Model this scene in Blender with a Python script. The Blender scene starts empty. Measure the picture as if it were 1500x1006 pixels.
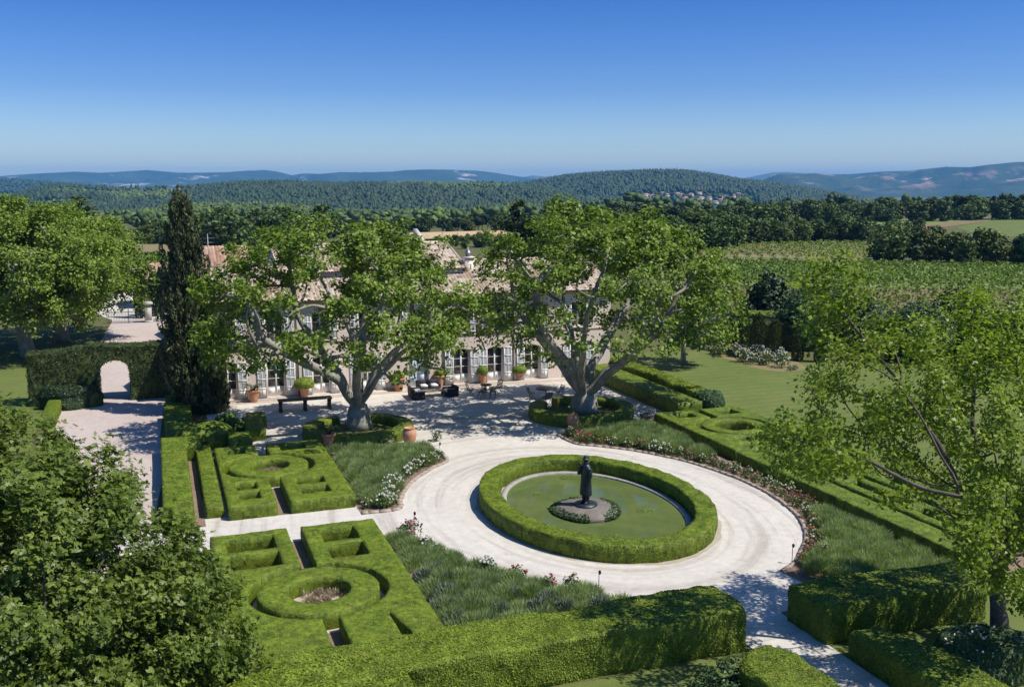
import bpy, math, random
import numpy as np
from mathutils import Vector
R = math.radians
rng = np.random.default_rng(7)
SC = bpy.context.scene
COL = SC.collection

# ------------------------------------------------------------------ camera survey (ground points measured from the photograph)
F, CX, CY, HZ, H = 1450.0, 750.0, 503.0, 270.0, 15.0
PITCH = math.atan((CY - HZ) / F)
YAW = R(19.8)
_s, _c = math.sin(YAW), math.cos(YAW)

def ray(u, v):
    x = (u - CX) / F; y = -(v - CY) / F
    fy = math.cos(PITCH) + y * math.sin(PITCH); fz = -math.sin(PITCH) + y * math.cos(PITCH)
    return np.array((x * _c + fy * _s, -x * _s + fy * _c, fz))

def G(u, v, z=0.0):
    r = ray(u, v); t = (z - H) / r[2]
    return (r[0] * t, r[1] * t)

def VP(u, v, Y):
    r = ray(u, v); t = Y / r[1]
    return (r[0] * t, H + r[2] * t)

def DP(u, v, d):
    r = ray(u, v); t = d / math.hypot(r[0], r[1])
    return (r[0] * t, r[1] * t, H + r[2] * t)

def fwd(cx, cy):            # camera-aligned ground axes -> world
    return cx * _c + cy * _s, -cx * _s + cy * _c

# ------------------------------------------------------------------ numpy helpers
def _hash(ix, iy, iz):
    n = (ix * 374761393 + iy * 668265263 + iz * 2147483647 * 0 + iz * 1274126177).astype(np.int64)
    n = (n ^ (n >> 13)) * 1274126177
    n = n & 0x7fffffff
    n = (n ^ (n >> 16)) & 0xffffff
    return n / float(0xffffff)

def vnoise(p):
    p = np.asarray(p, float)
    i = np.floor(p).astype(np.int64); f = p - i
    f = f * f * (3 - 2 * f)
    out = 0
    for dx in (0, 1):
        wx = f[:, 0] if dx else 1 - f[:, 0]
        for dy in (0, 1):
            wy = f[:, 1] if dy else 1 - f[:, 1]
            for dz in (0, 1):
                wz = f[:, 2] if dz else 1 - f[:, 2]
                out = out + wx * wy * wz * _hash(i[:, 0] + dx, i[:, 1] + dy, i[:, 2] + dz)
    return out * 2 - 1

def fbm(p, octaves=4):
    p = np.asarray(p, float); a = 1.0; o = 0; t = 0
    for k in range(octaves):
        o = o + a * vnoise(p * 2 ** k + 17.3 * k); t += a; a *= .5
    return o / t

def norm(a):
    return a / (np.linalg.norm(a, axis=-1, keepdims=True) + 1e-9)

class MB:
    """collects vertices and faces; build() links them as one mesh object"""
    def __init__(s):
        s.v = []; s.f = []; s.r = []; s.n = 0
    def add(s, V, Fc, rnd=None):
        V = np.asarray(V, float).reshape(-1, 3)
        if isinstance(Fc, np.ndarray): Fc = [Fc]
        else:
            d = {}
            for q in Fc: d.setdefault(len(q), []).append(q)
            Fc = [np.array(x) for x in d.values()]
        for a in Fc:
            s.f.append(a + s.n)
            if rnd is None: s.r.append(rng.random(len(a)))
            elif np.isscalar(rnd): s.r.append(np.full(len(a), float(rnd)))
            else: s.r.append(np.asarray(rnd))
        s.v.append(V); s.n += len(V)
        return s
    def box(s, x0, x1, y0, y1, z0, z1, rnd=None):
        V = [(x, y, z) for z in (z0, z1) for y in (y0, y1) for x in (x0, x1)]
        return s.add(V, [(0, 2, 3, 1), (4, 5, 7, 6), (0, 1, 5, 4), (2, 6, 7, 3), (0, 4, 6, 2), (1, 3, 7, 5)], rnd)
    def obox(s, c, half, rot=0.0, tilt=0.0, rnd=None):
        V = np.array([(x, y, z) for z in (-1, 1) for y in (-1, 1) for x in (-1, 1)], float) * half
        if tilt:
            a, b = math.cos(tilt), math.sin(tilt)
            V = np.stack([V[:, 0], V[:, 1] * a - V[:, 2] * b, V[:, 1] * b + V[:, 2] * a], 1)
        a, b = math.cos(rot), math.sin(rot)
        V = np.stack([V[:, 0] * a - V[:, 1] * b, V[:, 0] * b + V[:, 1] * a, V[:, 2]], 1) + np.array(c)
        return s.add(V, [(0, 2, 3, 1), (4, 5, 7, 6), (0, 1, 5, 4), (2, 6, 7, 3), (0, 4, 6, 2), (1, 3, 7, 5)], rnd)
    def tube(s, pts, rad, n=6, caps=True, rnd=None):
        P = np.asarray(pts, float); m = len(P)
        rad = np.broadcast_to(np.asarray(rad, float), (m,))
        T = norm(np.gradient(P, axis=0)) if m > 1 else np.array([[0, 0, 1.]])
        ref = np.array([0.31, 0.17, 0.93]) if abs(T[0] @ np.array([0.31, 0.17, 0.93])) < .9 else np.array([1., 0, 0])
        A = norm(np.cross(T, ref)); B = np.cross(T, A)
        th = np.arange(n) * 2 * math.pi / n
        V = P[:, None, :] + rad[:, None, None] * (np.cos(th)[None, :, None] * A[:, None, :] + np.sin(th)[None, :, None] * B[:, None, :])
        V = V.reshape(-1, 3)
        i = np.arange(m - 1)[:, None] * n; j = np.arange(n)[None, :]; k = (j + 1) % n
        Q = np.stack([i + j, i + k, i + n + k, i + n + j], -1).reshape(-1, 4)
        s.add(V, Q, rnd)
        if caps:
            s.f.append(np.array([list(range(n))[::-1]]) + s.n - len(V)); s.r.append(np.full(1, .5))
            s.f.append(np.array([list(range(n))]) + s.n - n); s.r.append(np.full(1, .5))
        return s
    def lathe(s, prof, c=(0, 0, 0), n=20, sx=1, sy=1, rnd=None):
        prof = np.asarray(prof, float); m = len(prof)
        th = np.arange(n) * 2 * math.pi / n
        V = np.stack([prof[:, 0:1] * np.cos(th) * sx, prof[:, 0:1] * np.sin(th) * sy, np.repeat(prof[:, 1:2], n, 1)], -1).reshape(-1, 3) + np.array(c)
        i = np.arange(m - 1)[:, None] * n; j = np.arange(n)[None, :]; k = (j + 1) % n
        Q = np.stack([i + j, i + k, i + n + k, i + n + j], -1).reshape(-1, 4)
        s.add(V, Q, rnd)
        s.f.append(np.array([list(range(n))[::-1]]) + s.n - len(V)); s.r.append(np.full(1, .5))
        s.f.append(np.array([list(range(n))]) + s.n - n); s.r.append(np.full(1, .5))
        return s
    def cards(s, c, nrm, L, W, along=None, rnd=None, fold=.0, lobes=False):
        """leaf shaped cards: rhombi at c, facing nrm"""
        m = len(c)
        rv = norm(rng.normal(size=(m, 3))) if along is None else along
        t = norm(np.cross(nrm, rv)) if along is None else norm(along)
        b = norm(np.cross(nrm, t))
        L = np.broadcast_to(np.asarray(L, float), (m,))[:, None] * .5
        W = np.broadcast_to(np.asarray(W, float), (m,))[:, None] * .5
        V = np.stack([c - t * L, c + b * W + t * L * .15, c + t * L, c - b * W + t * L * .15], 1)
        if fold: V[:, 2] -= nrm * L * fold; V[:, 0] -= nrm * L * fold
        if lobes:                      # three pointed lobes from one stalk
            out = [V]
            for a in (-.95, .95):
                t2 = t * math.cos(a) + b * math.sin(a); b2 = -t * math.sin(a) + b * math.cos(a); o = c - t * L
                out.append(np.stack([o, o + t2 * L * .95 + b2 * W * .55, o + t2 * L * 1.75 - nrm * L * fold, o + t2 * L * .95 - b2 * W * .55], 1))
            V = np.concatenate(out); m = len(V)
            if rnd is not None: rnd = np.tile(rnd, 3)
        return s.add(V.reshape(-1, 3), np.arange(m * 4).reshape(-1, 4), rnd)
    def arrays(s):
        V = np.concatenate(s.v); return V
    def build(s, name, mat, parent=None, smooth=False, world=False, origin=None):
        V = np.concatenate(s.v).copy()
        me = bpy.data.meshes.new(name)
        if parent is not None and world:
            V -= np.array(parent['_base'])
        loc = (0, 0, 0)
        if parent is None and origin is not False:
            loc = origin if origin is not None else ((V[:, 0].min() + V[:, 0].max()) / 2, (V[:, 1].min() + V[:, 1].max()) / 2, V[:, 2].min())
            V -= np.array(loc)
        me.vertices.add(len(V)); me.vertices.foreach_set('co', V.astype(np.float32).ravel())
        tot = np.concatenate([np.full(len(a), a.shape[1]) for a in s.f])
        idx = np.concatenate([a.ravel() for a in s.f])
        me.loops.add(len(idx)); me.loops.foreach_set('vertex_index', idx.astype(np.int32))
        me.polygons.add(len(tot))
        st = np.concatenate([[0], np.cumsum(tot)[:-1]])
        me.polygons.foreach_set('loop_start', st.astype(np.int32))
        me.polygons.foreach_set('loop_total', tot.astype(np.int32))
        if smooth: me.polygons.foreach_set('use_smooth', np.ones(len(tot), bool))
        at = me.attributes.new('rnd', 'FLOAT', 'FACE'); at.data.foreach_set('value', np.concatenate(s.r).astype(np.float32))
        me.update(calc_edges=True); me.validate()
        me.materials.append(mat)
        o = bpy.data.objects.new(name, me); COL.objects.link(o); o.location = loc
        if parent is not None: o.parent = parent; o.location = (0, 0, 0)
        return o

def tag(o, label=None, cat=None, group=None, kind=None):
    if label: o['label'] = label
    if cat: o['category'] = cat
    if group: o['group'] = group
    if kind: o['kind'] = kind
    return o

def thing(name, label, cat, loc=(0, 0, 0), group=None, rot=0.0):
    o = bpy.data.objects.new(name, None); COL.objects.link(o)
    o.empty_display_size = .3
    o.location = loc; o.rotation_euler = (0, 0, rot); o['_base'] = tuple(float(x) for x in loc)
    return tag(o, label, cat, group)

def copy_tree(o, loc=None, rot=None, scale=None, parent=None, **kw):
    c = o.copy(); COL.objects.link(c)
    if parent is not None: c.parent = parent
    if loc is not None: c.location = loc
    if rot is not None: c.rotation_euler = (0, 0, rot)
    if scale is not None: c.scale = scale if not np.isscalar(scale) else (scale,) * 3
    tag(c, **kw)
    for ch in KIDS(o): copy_tree(ch, parent=c)
    return c

def KIDS(o): return [x for x in COL.objects if x.parent == o] if o.children is None else list(o.children)

# ------------------------------------------------------------------ materials
def new_mat(name):
    m = bpy.data.materials.new(name); m.use_nodes = True
    nt = m.node_tree; b = nt.nodes['Principled BSDF']
    return m, nt, b

def nd(nt, t, **kw):
    n = nt.nodes.new(t)
    for k, v in kw.items():
        if hasattr(n, k): setattr(n, k, v)
        else: n.inputs[k].default_value = v
    return n

def ramp(nt, fac, stops):
    r = nt.nodes.new('ShaderNodeValToRGB'); e = r.color_ramp.elements
    e[0].position, e[0].color = stops[0][0], (*stops[0][1], 1)
    e[1].position, e[1].color = stops[-1][0], (*stops[-1][1], 1)
    for p, c in stops[1:-1]:
        x = e.new(p); x.color = (*c, 1)
    nt.links.new(fac, r.inputs[0]); return r.outputs[0]

def mixc(nt, fac, a, b, mode='MIX'):
    m = nt.nodes.new('ShaderNodeMix'); m.data_type = 'RGBA'; m.blend_type = mode
    for sock, val in ((m.inputs[0], fac), (m.inputs[6], a), (m.inputs[7], b)):
        if hasattr(val, 'is_linked') or isinstance(val, bpy.types.NodeSocket): nt.links.new(val, sock)
        else: sock.default_value = val if np.isscalar(val) else (*val, 1)
    return m.outputs[2]

def coords(nt, world=True):
    if world:
        return nt.nodes.new('ShaderNodeNewGeometry').outputs['Position']
    return nt.nodes.new('ShaderNodeTexCoord').outputs['Object']

def noise(nt, vec, scale, detail=4, rough=.55):
    n = nt.nodes.new('ShaderNodeTexNoise'); n.inputs['Scale'].default_value = scale
    n.inputs['Detail'].default_value = detail; n.inputs['Roughness'].default_value = rough
    nt.links.new(vec, n.inputs['Vector']); return n.outputs[0]

def bump(nt, b, h, strength=.3, dist=.05):
    n = nt.nodes.new('ShaderNodeBump'); n.inputs['Strength'].default_value = strength; n.inputs['Distance'].default_value = dist
    nt.links.new(h, n.inputs['Height']); nt.links.new(n.outputs[0], b.inputs['Normal'])

def surf(name, c1, c2, scale=2.0, rough=.85, c3=None, fine=40, bumpd=.02, bs=.4, spec=.3, metal=0.0):
    m, nt, b = new_mat(name); p = coords(nt, False)
    n1 = noise(nt, p, scale, 5); n2 = noise(nt, p, fine, 3)
    col = ramp(nt, n1, [(.3, c1), (.7, c2)] if c3 is None else [(.25, c1), (.55, c2), (.8, c3)])
    col = mixc(nt, .25, col, ramp(nt, n2, [(.3, tuple(x * .6 for x in c1)), (.7, tuple(min(1, x * 1.3) for x in c2))]))
    nt.links.new(col, b.inputs['Base Color'])
    b.inputs['Roughness'].default_value = rough; b.inputs['Specular IOR Level'].default_value = spec; b.inputs['Metallic'].default_value = metal
    if bumpd: bump(nt, b, n2, bs, bumpd)
    return m

def leafmat(name, dark, mid, light, trans=.3, rough=.5, patch=.6, spec=.3, objvar=False, brown=0):
    """foliage: each leaf has its own tint (face attribute), plus broad drifts of colour through the plant"""
    m, nt, b = new_mat(name)
    a = nd(nt, 'ShaderNodeAttribute', attribute_name='rnd').outputs['Fac']
    n = noise(nt, coords(nt, False), patch, 3)
    mx = nd(nt, 'ShaderNodeMath', operation='MULTIPLY_ADD'); nt.links.new(n, mx.inputs[0]); mx.inputs[1].default_value = .9; mx.inputs[2].default_value = -.45
    ad = nd(nt, 'ShaderNodeMath', operation='ADD'); nt.links.new(a, ad.inputs[0]); nt.links.new(mx.outputs[0], ad.inputs[1])
    col = ramp(nt, ad.outputs[0], [(.05, dark), (.5, mid), (.97, light)])
    if brown:
        bump(nt, b, noise(nt, coords(nt, False), 16, 4, .75), .55, .08)
    if brown:                        # thin, browned patches of clipped hedges
        bn = noise(nt, coords(nt, False), .55, 5, .7); mr = nd(nt, 'ShaderNodeMapRange'); nt.links.new(bn, mr.inputs[0]); mr.inputs[1].default_value = .54; mr.inputs[2].default_value = .74; mr.inputs[4].default_value = brown
        col = mixc(nt, mr.outputs[0], col, (.155, .145, .03))
    if objvar:                       # every tree of a wood has its own hue
        oi = nt.nodes.new('ShaderNodeObjectInfo')
        col = mixc(nt, 1.0, col, ramp(nt, oi.outputs['Random'], [(0, (.70, .78, .75)), (.3, (1.0, 1.0, 1.0)), (.55, (1.35, 1.22, .85)), (.75, (1.05, 1.2, .9)), (1, (1.55, 1.22, 1.0))]), 'MULTIPLY')
    nt.links.new(col, b.inputs['Base Color']); b.inputs['Roughness'].default_value = rough; b.inputs['Specular IOR Level'].default_value = spec
    if trans:
        t = nt.nodes.new('ShaderNodeBsdfTranslucent')
        tc = mixc(nt, 1.0, col, (1.0, 1.15, .45), 'MULTIPLY'); nt.links.new(tc, t.inputs[0])
        ms = nt.nodes.new('ShaderNodeMixShader'); ms.inputs[0].default_value = trans
        nt.links.new(b.outputs[0], ms.inputs[1]); nt.links.new(t.outputs[0], ms.inputs[2])
        nt.links.new(ms.outputs[0], nt.nodes['Material Output'].inputs[0])
    return m

def plain(name, c, rough=.6, metal=0, spec=.4):
    return surf(name, tuple(x * .88 for x in c), c, 3.0, rough, fine=25, bumpd=.004, bs=.2, spec=spec, metal=metal)

M = {}
M['plane_leaf'] = leafmat('plane leaves', (.075, .12, .012), (.165, .24, .03), (.28, .365, .062), .34, .5, .6, .25)
M['maple_leaf'] = leafmat('maple leaves', (.06, .095, .014), (.135, .19, .03), (.235, .30, .062), .38, .45, .35)
M['walnut_leaf'] = leafmat('walnut leaves', (.10, .15, .014), (.21, .285, .032), (.34, .42, .065), .45, .42, .4)
M['dark_leaf'] = leafmat('dark evergreen leaves', (.012, .028, .008), (.028, .055, .016), (.05, .085, .026), .15, .5, .4)
M['cypress_leaf'] = leafmat('cypress sprays', (.028, .038, .014), (.072, .088, .034), (.145, .16, .07), .12, .6, .8)
M['olive_leaf'] = leafmat('grey green leaves', (.025, .055, .018), (.055, .105, .035), (.10, .165, .06), .2, .5, .5)
M['fruit_leaf'] = leafmat('pale leaves', (.045, .095, .02), (.09, .17, .035), (.15, .25, .06), .3, .45, .5)
M['cedar_leaf'] = leafmat('blue cedar needles', (.05, .085, .035), (.09, .13, .055), (.13, .18, .085), .2, .6, .5)
M['wood_leaf'] = leafmat('woodland leaves', (.030, .052, .012), (.066, .105, .024), (.125, .175, .042), .18, .6, .05, objvar=True)
M['pine_leaf'] = leafmat('pine needles', (.016, .032, .010), (.032, .058, .017), (.055, .085, .026), .12, .6, .05)
M['hedge'] = leafmat('clipped box', (.07, .112, .010), (.165, .23, .018), (.255, .32, .032), .18, .5, 1.4, brown=.4)
M['hedge_bright'] = leafmat('clipped laurel', (.075, .118, .011), (.18, .245, .020), (.285, .355, .038), .22, .42, 1.2, brown=.3)
M['yew'] = leafmat('clipped yew', (.022, .034, .009), (.05, .07, .018), (.085, .11, .026), .15, .55, .8)
M['lavender'] = leafmat('lavender', (.15, .20, .08), (.25, .315, .135), (.34, .41, .20), .42, .6, .35)
M['straw_blade'] = leafmat('dry stalks', (.22, .17, .10), (.38, .30, .20), (.52, .44, .33), .2, .7)
M['sage'] = leafmat('grey sage', (.09, .12, .085), (.16, .195, .145), (.23, .27, .21), .2, .65, .5)
M['rose_leaf'] = leafmat('rose leaves', (.035, .07, .018), (.08, .13, .035), (.14, .19, .06), .25, .5, 1.0)
M['vine'] = leafmat('vine leaves', (.10, .15, .024), (.165, .23, .042), (.23, .31, .07), .35, .55, .03)
M['bark_plane'] = surf('plane bark', (.12, .115, .09), (.27, .255, .205), 1.8, .85, (.43, .41, .35), 9, .03)
M['bark'] = surf('brown bark', (.06, .05, .04), (.14, .12, .095), 3, .9, None, 20, .03)
M['bark_grey'] = surf('grey bark', (.13, .12, .10), (.27, .25, .21), 3, .9, None, 20, .03)
M['terracotta'] = surf('terracotta', (.36, .16, .08), (.50, .26, .15), 4, .85, (.58, .38, .26), 30, .006)
M['stone'] = surf('pale stone', (.34, .32, .28), (.50, .47, .42), 3, .9, (.58, .56, .52), 20, .02)
M['coping'] = surf('stained stone', (.20, .19, .155), (.33, .31, .27), 2.5, .9, (.42, .40, .35), 18, .02)
M['kerb'] = surf('brown edging stone', (.22, .17, .13), (.36, .29, .23), 5, .95, (.46, .40, .34), 25, .03)
M['bronze'] = surf('dark bronze', (.018, .022, .026), (.04, .05, .055), 3, .42, (.07, .09, .09), 15, .01, .3, .6, .6)
M['iron'] = plain('dark iron', (.03, .03, .032), .5, .6)
M['grey_metal'] = plain('grey metal', (.25, .26, .27), .45, .7)
M['white'] = plain('white paint', (.72, .71, .67), .5)
M['louvre'] = plain('pale grey louvres', (.52, .53, .53), .6)
M['blue_door'] = plain('pale blue paint', (.46, .56, .70), .5)
M['glass'] = plain('window glass', (.018, .022, .028), .08, 0, .7)
M['oak'] = surf('weathered dark wood', (.06, .042, .03), (.13, .095, .07), 6, .8, None, 40, .01)
M['teak'] = surf('weathered teak', (.28, .21, .15), (.42, .33, .25), 6, .8, None, 40, .01)
M['wicker'] = surf('black wicker', (.012, .012, .014), (.03, .03, .034), 20, .7, None, 60, .02)
M['cushion'] = plain('white cushion', (.66, .66, .66), .9)
M['white_petal'] = leafmat('white petals', (.62, .60, .52), (.74, .72, .66), (.80, .79, .74), .2, .6)
M['pink_petal'] = leafmat('pink petals', (.42, .08, .14), (.55, .16, .22), (.68, .34, .38), .2, .6)
M['red_petal'] = leafmat('red petals', (.28, .015, .03), (.45, .03, .06), (.55, .08, .10), .2, .6)
M['coral_petal'] = leafmat('coral petals', (.55, .13, .10), (.62, .24, .17), (.72, .40, .30), .2, .6)
M['cream_petal'] = leafmat('cream petals', (.58, .48, .36), (.68, .60, .47), (.76, .70, .60), .2, .6)
M['plaster'] = surf('pinkish plaster', (.70, .585, .50), (.74, .62, .535), .5, .92, (.78, .665, .58), 8, .004, .25)
M['plaster_low'] = surf('buff stone surround', (.40, .30, .22), (.50, .39, .30), 2, .9, None, 12, .01)
M['villa'] = surf('village plaster', (.36, .31, .25), (.50, .45, .38), .05, .9, None, 1, 0)
M['villa_roof'] = surf('village tiles', (.42, .22, .14), (.5, .3, .2), .1, .9, None, 2, 0)
M['dark_interior'] = plain('dark inner room', (.02, .018, .016), .9)

def tilemat(name, stops):
    m, nt, b = new_mat(name)
    a = nd(nt, 'ShaderNodeAttribute', attribute_name='rnd').outputs['Fac']
    n = noise(nt, coords(nt, False), .5, 4)
    mx = nd(nt, 'ShaderNodeMath', operation='MULTIPLY_ADD'); nt.links.new(n, mx.inputs[0]); mx.inputs[1].default_value = .8; mx.inputs[2].default_value = -.4
    ad = nd(nt, 'ShaderNodeMath', operation='ADD'); nt.links.new(a, ad.inputs[0]); nt.links.new(mx.outputs[0], ad.inputs[1])
    nt.links.new(ramp(nt, ad.outputs[0], stops), b.inputs['Base Color']); b.inputs['Roughness'].default_value = .9
    return m
M['tiles'] = tilemat('old canal tiles', [(.05, (.25, .17, .12)), (.35, (.40, .295, .21)), (.65, (.50, .40, .30)), (.95, (.58, .50, .41))])
M['tiles_red'] = tilemat('orange tiles', [(.05, (.30, .16, .10)), (.5, (.42, .25, .165)), (.95, (.50, .33, .23))])

def gravel(name, c1, c2, c3, track=None):
    m, nt, b = new_mat(name); p = coords(nt, False)
    n0 = noise(nt, p, .22, 4, .6); n1 = noise(nt, p, 2.2, 6, .7); n2 = noise(nt, p, 28, 3, .7)
    col = ramp(nt, n0, [(.3, c1), (.52, c2), (.72, c3)])
    col = mixc(nt, .45, col, ramp(nt, n1, [(.33, tuple(x * .82 for x in c1)), (.66, tuple(min(1, x * 1.08) for x in c3))]))
    col = mixc(nt, .30, col, ramp(nt, n2, [(.3, tuple(x * .5 for x in c1)), (.62, tuple(min(1, x * 1.12) for x in c3))]))
    if track:                        # faint wheel and rake tracks following the drive round the pond
        wp = coords(nt, True)
        sb = nd(nt, 'ShaderNodeVectorMath', operation='SUBTRACT'); nt.links.new(wp, sb.inputs[0]); sb.inputs[1].default_value = (track[0], track[1], 0)
        ml = nd(nt, 'ShaderNodeVectorMath', operation='MULTIPLY'); nt.links.new(sb.outputs[0], ml.inputs[0]); ml.inputs[1].default_value = (1 / track[2], 1 / track[3], 0)
        ln = nd(nt, 'ShaderNodeVectorMath', operation='LENGTH'); nt.links.new(ml.outputs[0], ln.inputs[0])
        cb = nt.nodes.new('ShaderNodeCombineXYZ'); nt.links.new(ln.outputs['Value'], cb.inputs[0])
        w_ = nd(nt, 'ShaderNodeVectorMath', operation='SCALE'); nt.links.new(wp, w_.inputs[0]); w_.inputs['Scale'].default_value = .010
        a2 = nd(nt, 'ShaderNodeVectorMath', operation='ADD'); nt.links.new(cb.outputs[0], a2.inputs[0]); nt.links.new(w_.outputs[0], a2.inputs[1])
        tn = noise(nt, a2.outputs[0], 11, 3, .6)
        col = mixc(nt, .95, col, ramp(nt, tn, [(.35, (.78, .755, .73)), (.5, (1, 1, 1)), (.68, (1.06, 1.05, 1.04))]), 'MULTIPLY')
        n4 = noise(nt, p, .8, 6, .75)
        col = mixc(nt, 1.0, col, ramp(nt, n4, [(.30, (.83, .79, .73)), (.42, (1, 1, 1)), (1, (1, 1, 1))]), 'MULTIPLY')
    nt.links.new(col, b.inputs['Base Color']); b.inputs['Roughness'].default_value = .95; b.inputs['Specular IOR Level'].default_value = .1
    bump(nt, b, n2, .5, .03); return m
M['gravel'] = gravel('white gravel', (.43, .392, .335), (.52, .485, .425), (.58, .55, .488), (18.64, 40.62, 5.09, 7.03))
M['gravel_pink'] = gravel('pinkish gravel', (.36, .295, .255), (.44, .37, .325), (.50, .43, .385))
M['soil'] = gravel('brown soil', (.13, .085, .055), (.20, .14, .095), (.28, .21, .15))
M['island'] = gravel('greyish island soil', (.075, .065, .05), (.14, .12, .10), (.24, .21, .18))
M['litter'] = gravel('dry clippings on gravel', (.26, .22, .15), (.36, .31, .23), (.46, .42, .34))
M['straw'] = gravel('dry straw mulch', (.30, .24, .17), (.42, .35, .27), (.52, .45, .37))
M['red_soil'] = gravel('reddish soil', (.15, .10, .06), (.20, .135, .08), (.25, .18, .11))
M['wheat'] = gravel('wheat field', (.42, .28, .15), (.48, .34, .19), (.52, .38, .23))
M['dry'] = gravel('dry grassland', (.14, .125, .055), (.19, .16, .075), (.26, .21, .11))

def grassmat(name, c1, c2, c3, stripes=False):
    m, nt, b = new_mat(name); p = coords(nt, False)
    n0 = noise(nt, p, .12, 4); n1 = noise(nt, p, 1.3, 5, .7); n2 = noise(nt, p, 22, 3, .7)
    col = ramp(nt, n0, [(.3, c1), (.5, c2), (.72, c3)])
    col = mixc(nt, .5, col, ramp(nt, n1, [(.3, c1), (.7, c3)]))
    n3 = noise(nt, p, .35, 6, .72)
    col = mixc(nt, 1.0, col, ramp(nt, n3, [(.32, (.78, .86, .8)), (.5, (1, 1, 1)), (.66, (1.22, 1.08, 1.0)), (.75, (1.5, 1.22, 1.05))]), 'MULTIPLY')
    col = mixc(nt, .35, col, ramp(nt, n2, [(.3, tuple(x * .5 for x in c1)), (.7, tuple(x * 1.3 for x in c3))]))
    if stripes:
        w = nd(nt, 'ShaderNodeTexWave', wave_type='BANDS', bands_direction='Y'); w.inputs['Scale'].default_value = .28
        w.inputs['Distortion'].default_value = 1.2; w.inputs['Detail'].default_value = 2; nt.links.new(p, w.inputs['Vector'])
        col = mixc(nt, w.outputs['Fac'], mixc(nt, 1.0, col, (.93, .95, .9), 'MULTIPLY'), mixc(nt, 1.0, col, (1.08, 1.06, 1.0), 'MULTIPLY'))
    nt.links.new(col, b.inputs['Base Color']); b.inputs['Roughness'].default_value = .8; b.inputs['Specular IOR Level'].default_value = .15
    bump(nt, b, n2, .6, .05); return m
M['lawn'] = grassmat('mown lawn', (.075, .115, .022), (.105, .145, .032), (.155, .175, .055), True)
M['rough_grass'] = grassmat('rough grass', (.08, .10, .03), (.12, .13, .04), (.17, .17, .06))
M['field_green'] = grassmat('green crop', (.12, .165, .038), (.15, .195, .048), (.175, .22, .058))
M['plain_ground'] = grassmat('plain', (.06, .075, .022), (.09, .10, .03), (.14, .135, .05))

def hillmat(name, d, l, rock=None, lo=.62, hi=.72, sc=.004, zband=None):
    m, nt, b = new_mat(name); p = coords(nt, True)
    n0 = noise(nt, p, sc, 6, .65)
    col = ramp(nt, n0, [(.3, d), (.7, l)])
    if rock:
        mp = nd(nt, 'ShaderNodeMapping'); nt.links.new(p, mp.inputs[0]); mp.inputs['Scale'].default_value = (1, 1, 2.6)
        n1 = noise(nt, mp.outputs[0], sc * .9, 7, .72)
        f = nd(nt, 'ShaderNodeMapRange'); nt.links.new(n1, f.inputs[0]); f.inputs[1].default_value = lo; f.inputs[2].default_value = hi
        fac = f.outputs[0]
        if zband:
            sx = nt.nodes.new('ShaderNodeSeparateXYZ'); nt.links.new(p, sx.inputs[0])
            g = nd(nt, 'ShaderNodeMapRange'); nt.links.new(sx.outputs[2], g.inputs[0])
            g.inputs[1].default_value = zband[0]; g.inputs[2].default_value = zband[1]
            pp = nd(nt, 'ShaderNodeMath', operation='PINGPONG'); pp.inputs[1].default_value = 1.0
            k = nd(nt, 'ShaderNodeMath', operation='MULTIPLY'); nt.links.new(g.outputs[0], k.inputs[0]); k.inputs[1].default_value = 2.0
            nt.links.new(k.outputs[0], pp.inputs[0])
            mm = nd(nt, 'ShaderNodeMath', operation='MULTIPLY'); nt.links.new(pp.outputs[0], mm.inputs[0]); nt.links.new(fac, mm.inputs[1]); fac = mm.outputs[0]
        col = mixc(nt, fac, col, rock)
    nt.links.new(col, b.inputs['Base Color']); b.inputs['Roughness'].default_value = .95; b.inputs['Specular IOR Level'].default_value = .05
    return m

def watermat():
    m, nt, b = new_mat('green pond water'); p = coords(nt, False)
    n0 = noise(nt, p, .35, 5, .6); n1 = noise(nt, p, 1.6, 4)
    col = ramp(nt, n0, [(.30, (.070, .100, .030)), (.52, (.102, .132, .042)), (.72, (.138, .162, .050))])
    col = mixc(nt, .3, col, ramp(nt, n1, [(.35, (.055, .09, .03)), (.7, (.12, .145, .03))]))
    nt.links.new(col, b.inputs['Base Color']); b.inputs['Roughness'].default_value = .03; b.inputs['IOR'].default_value = 1.33
    bump(nt, b, noise(nt, p, 6, 3), .05, .02); return m
M['water'] = watermat()

# ------------------------------------------------------------------ terrain
def terr(x, y):
    """ground height: level round the garden, falling into the valley beyond"""
    x = np.asarray(x, float); y = np.asarray(y, float)
    cx = x * _c - y * _s; cy = x * _s + y * _c
    d = np.hypot(x, y)
    px = 750 + 1468 * cx / np.maximum(cy, 1.0)
    t = np.clip((px - 620) / 330, 0, 1); t = t * t * (3 - 2 * t)
    d0 = 230 + t * 330
    z = -np.clip((d - d0) * .024, 0, None)
    z = np.where(z < -40, -40 - (-z - 40) * .3, z)
    return np.maximum(z, -60.0)

def ground_sheet():
    nr, na = 90, 144
    r = np.concatenate([[0.0], np.geomspace(6, 14500, nr)])
    a = np.arange(na) * 2 * math.pi / na
    X = r[:, None] * np.cos(a); Y = r[:, None] * np.sin(a)
    Z = terr(X.ravel(), Y.ravel())
    V = np.stack([X.ravel(), Y.ravel(), Z], 1)
    i = np.arange(len(r) - 1)[:, None] * na; j = np.arange(na)[None, :]; k = (j + 1) % na
    Q = np.stack([i + j, i + k, i + na + k, i + na + j], -1).reshape(-1, 4)[:, ::-1]
    b = MB(); b.add(V, Q)
    tag(b.build('ground', M['plain_ground'], smooth=True, origin=(0, 0, 0)), kind='structure')
ground_sheet()

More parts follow.
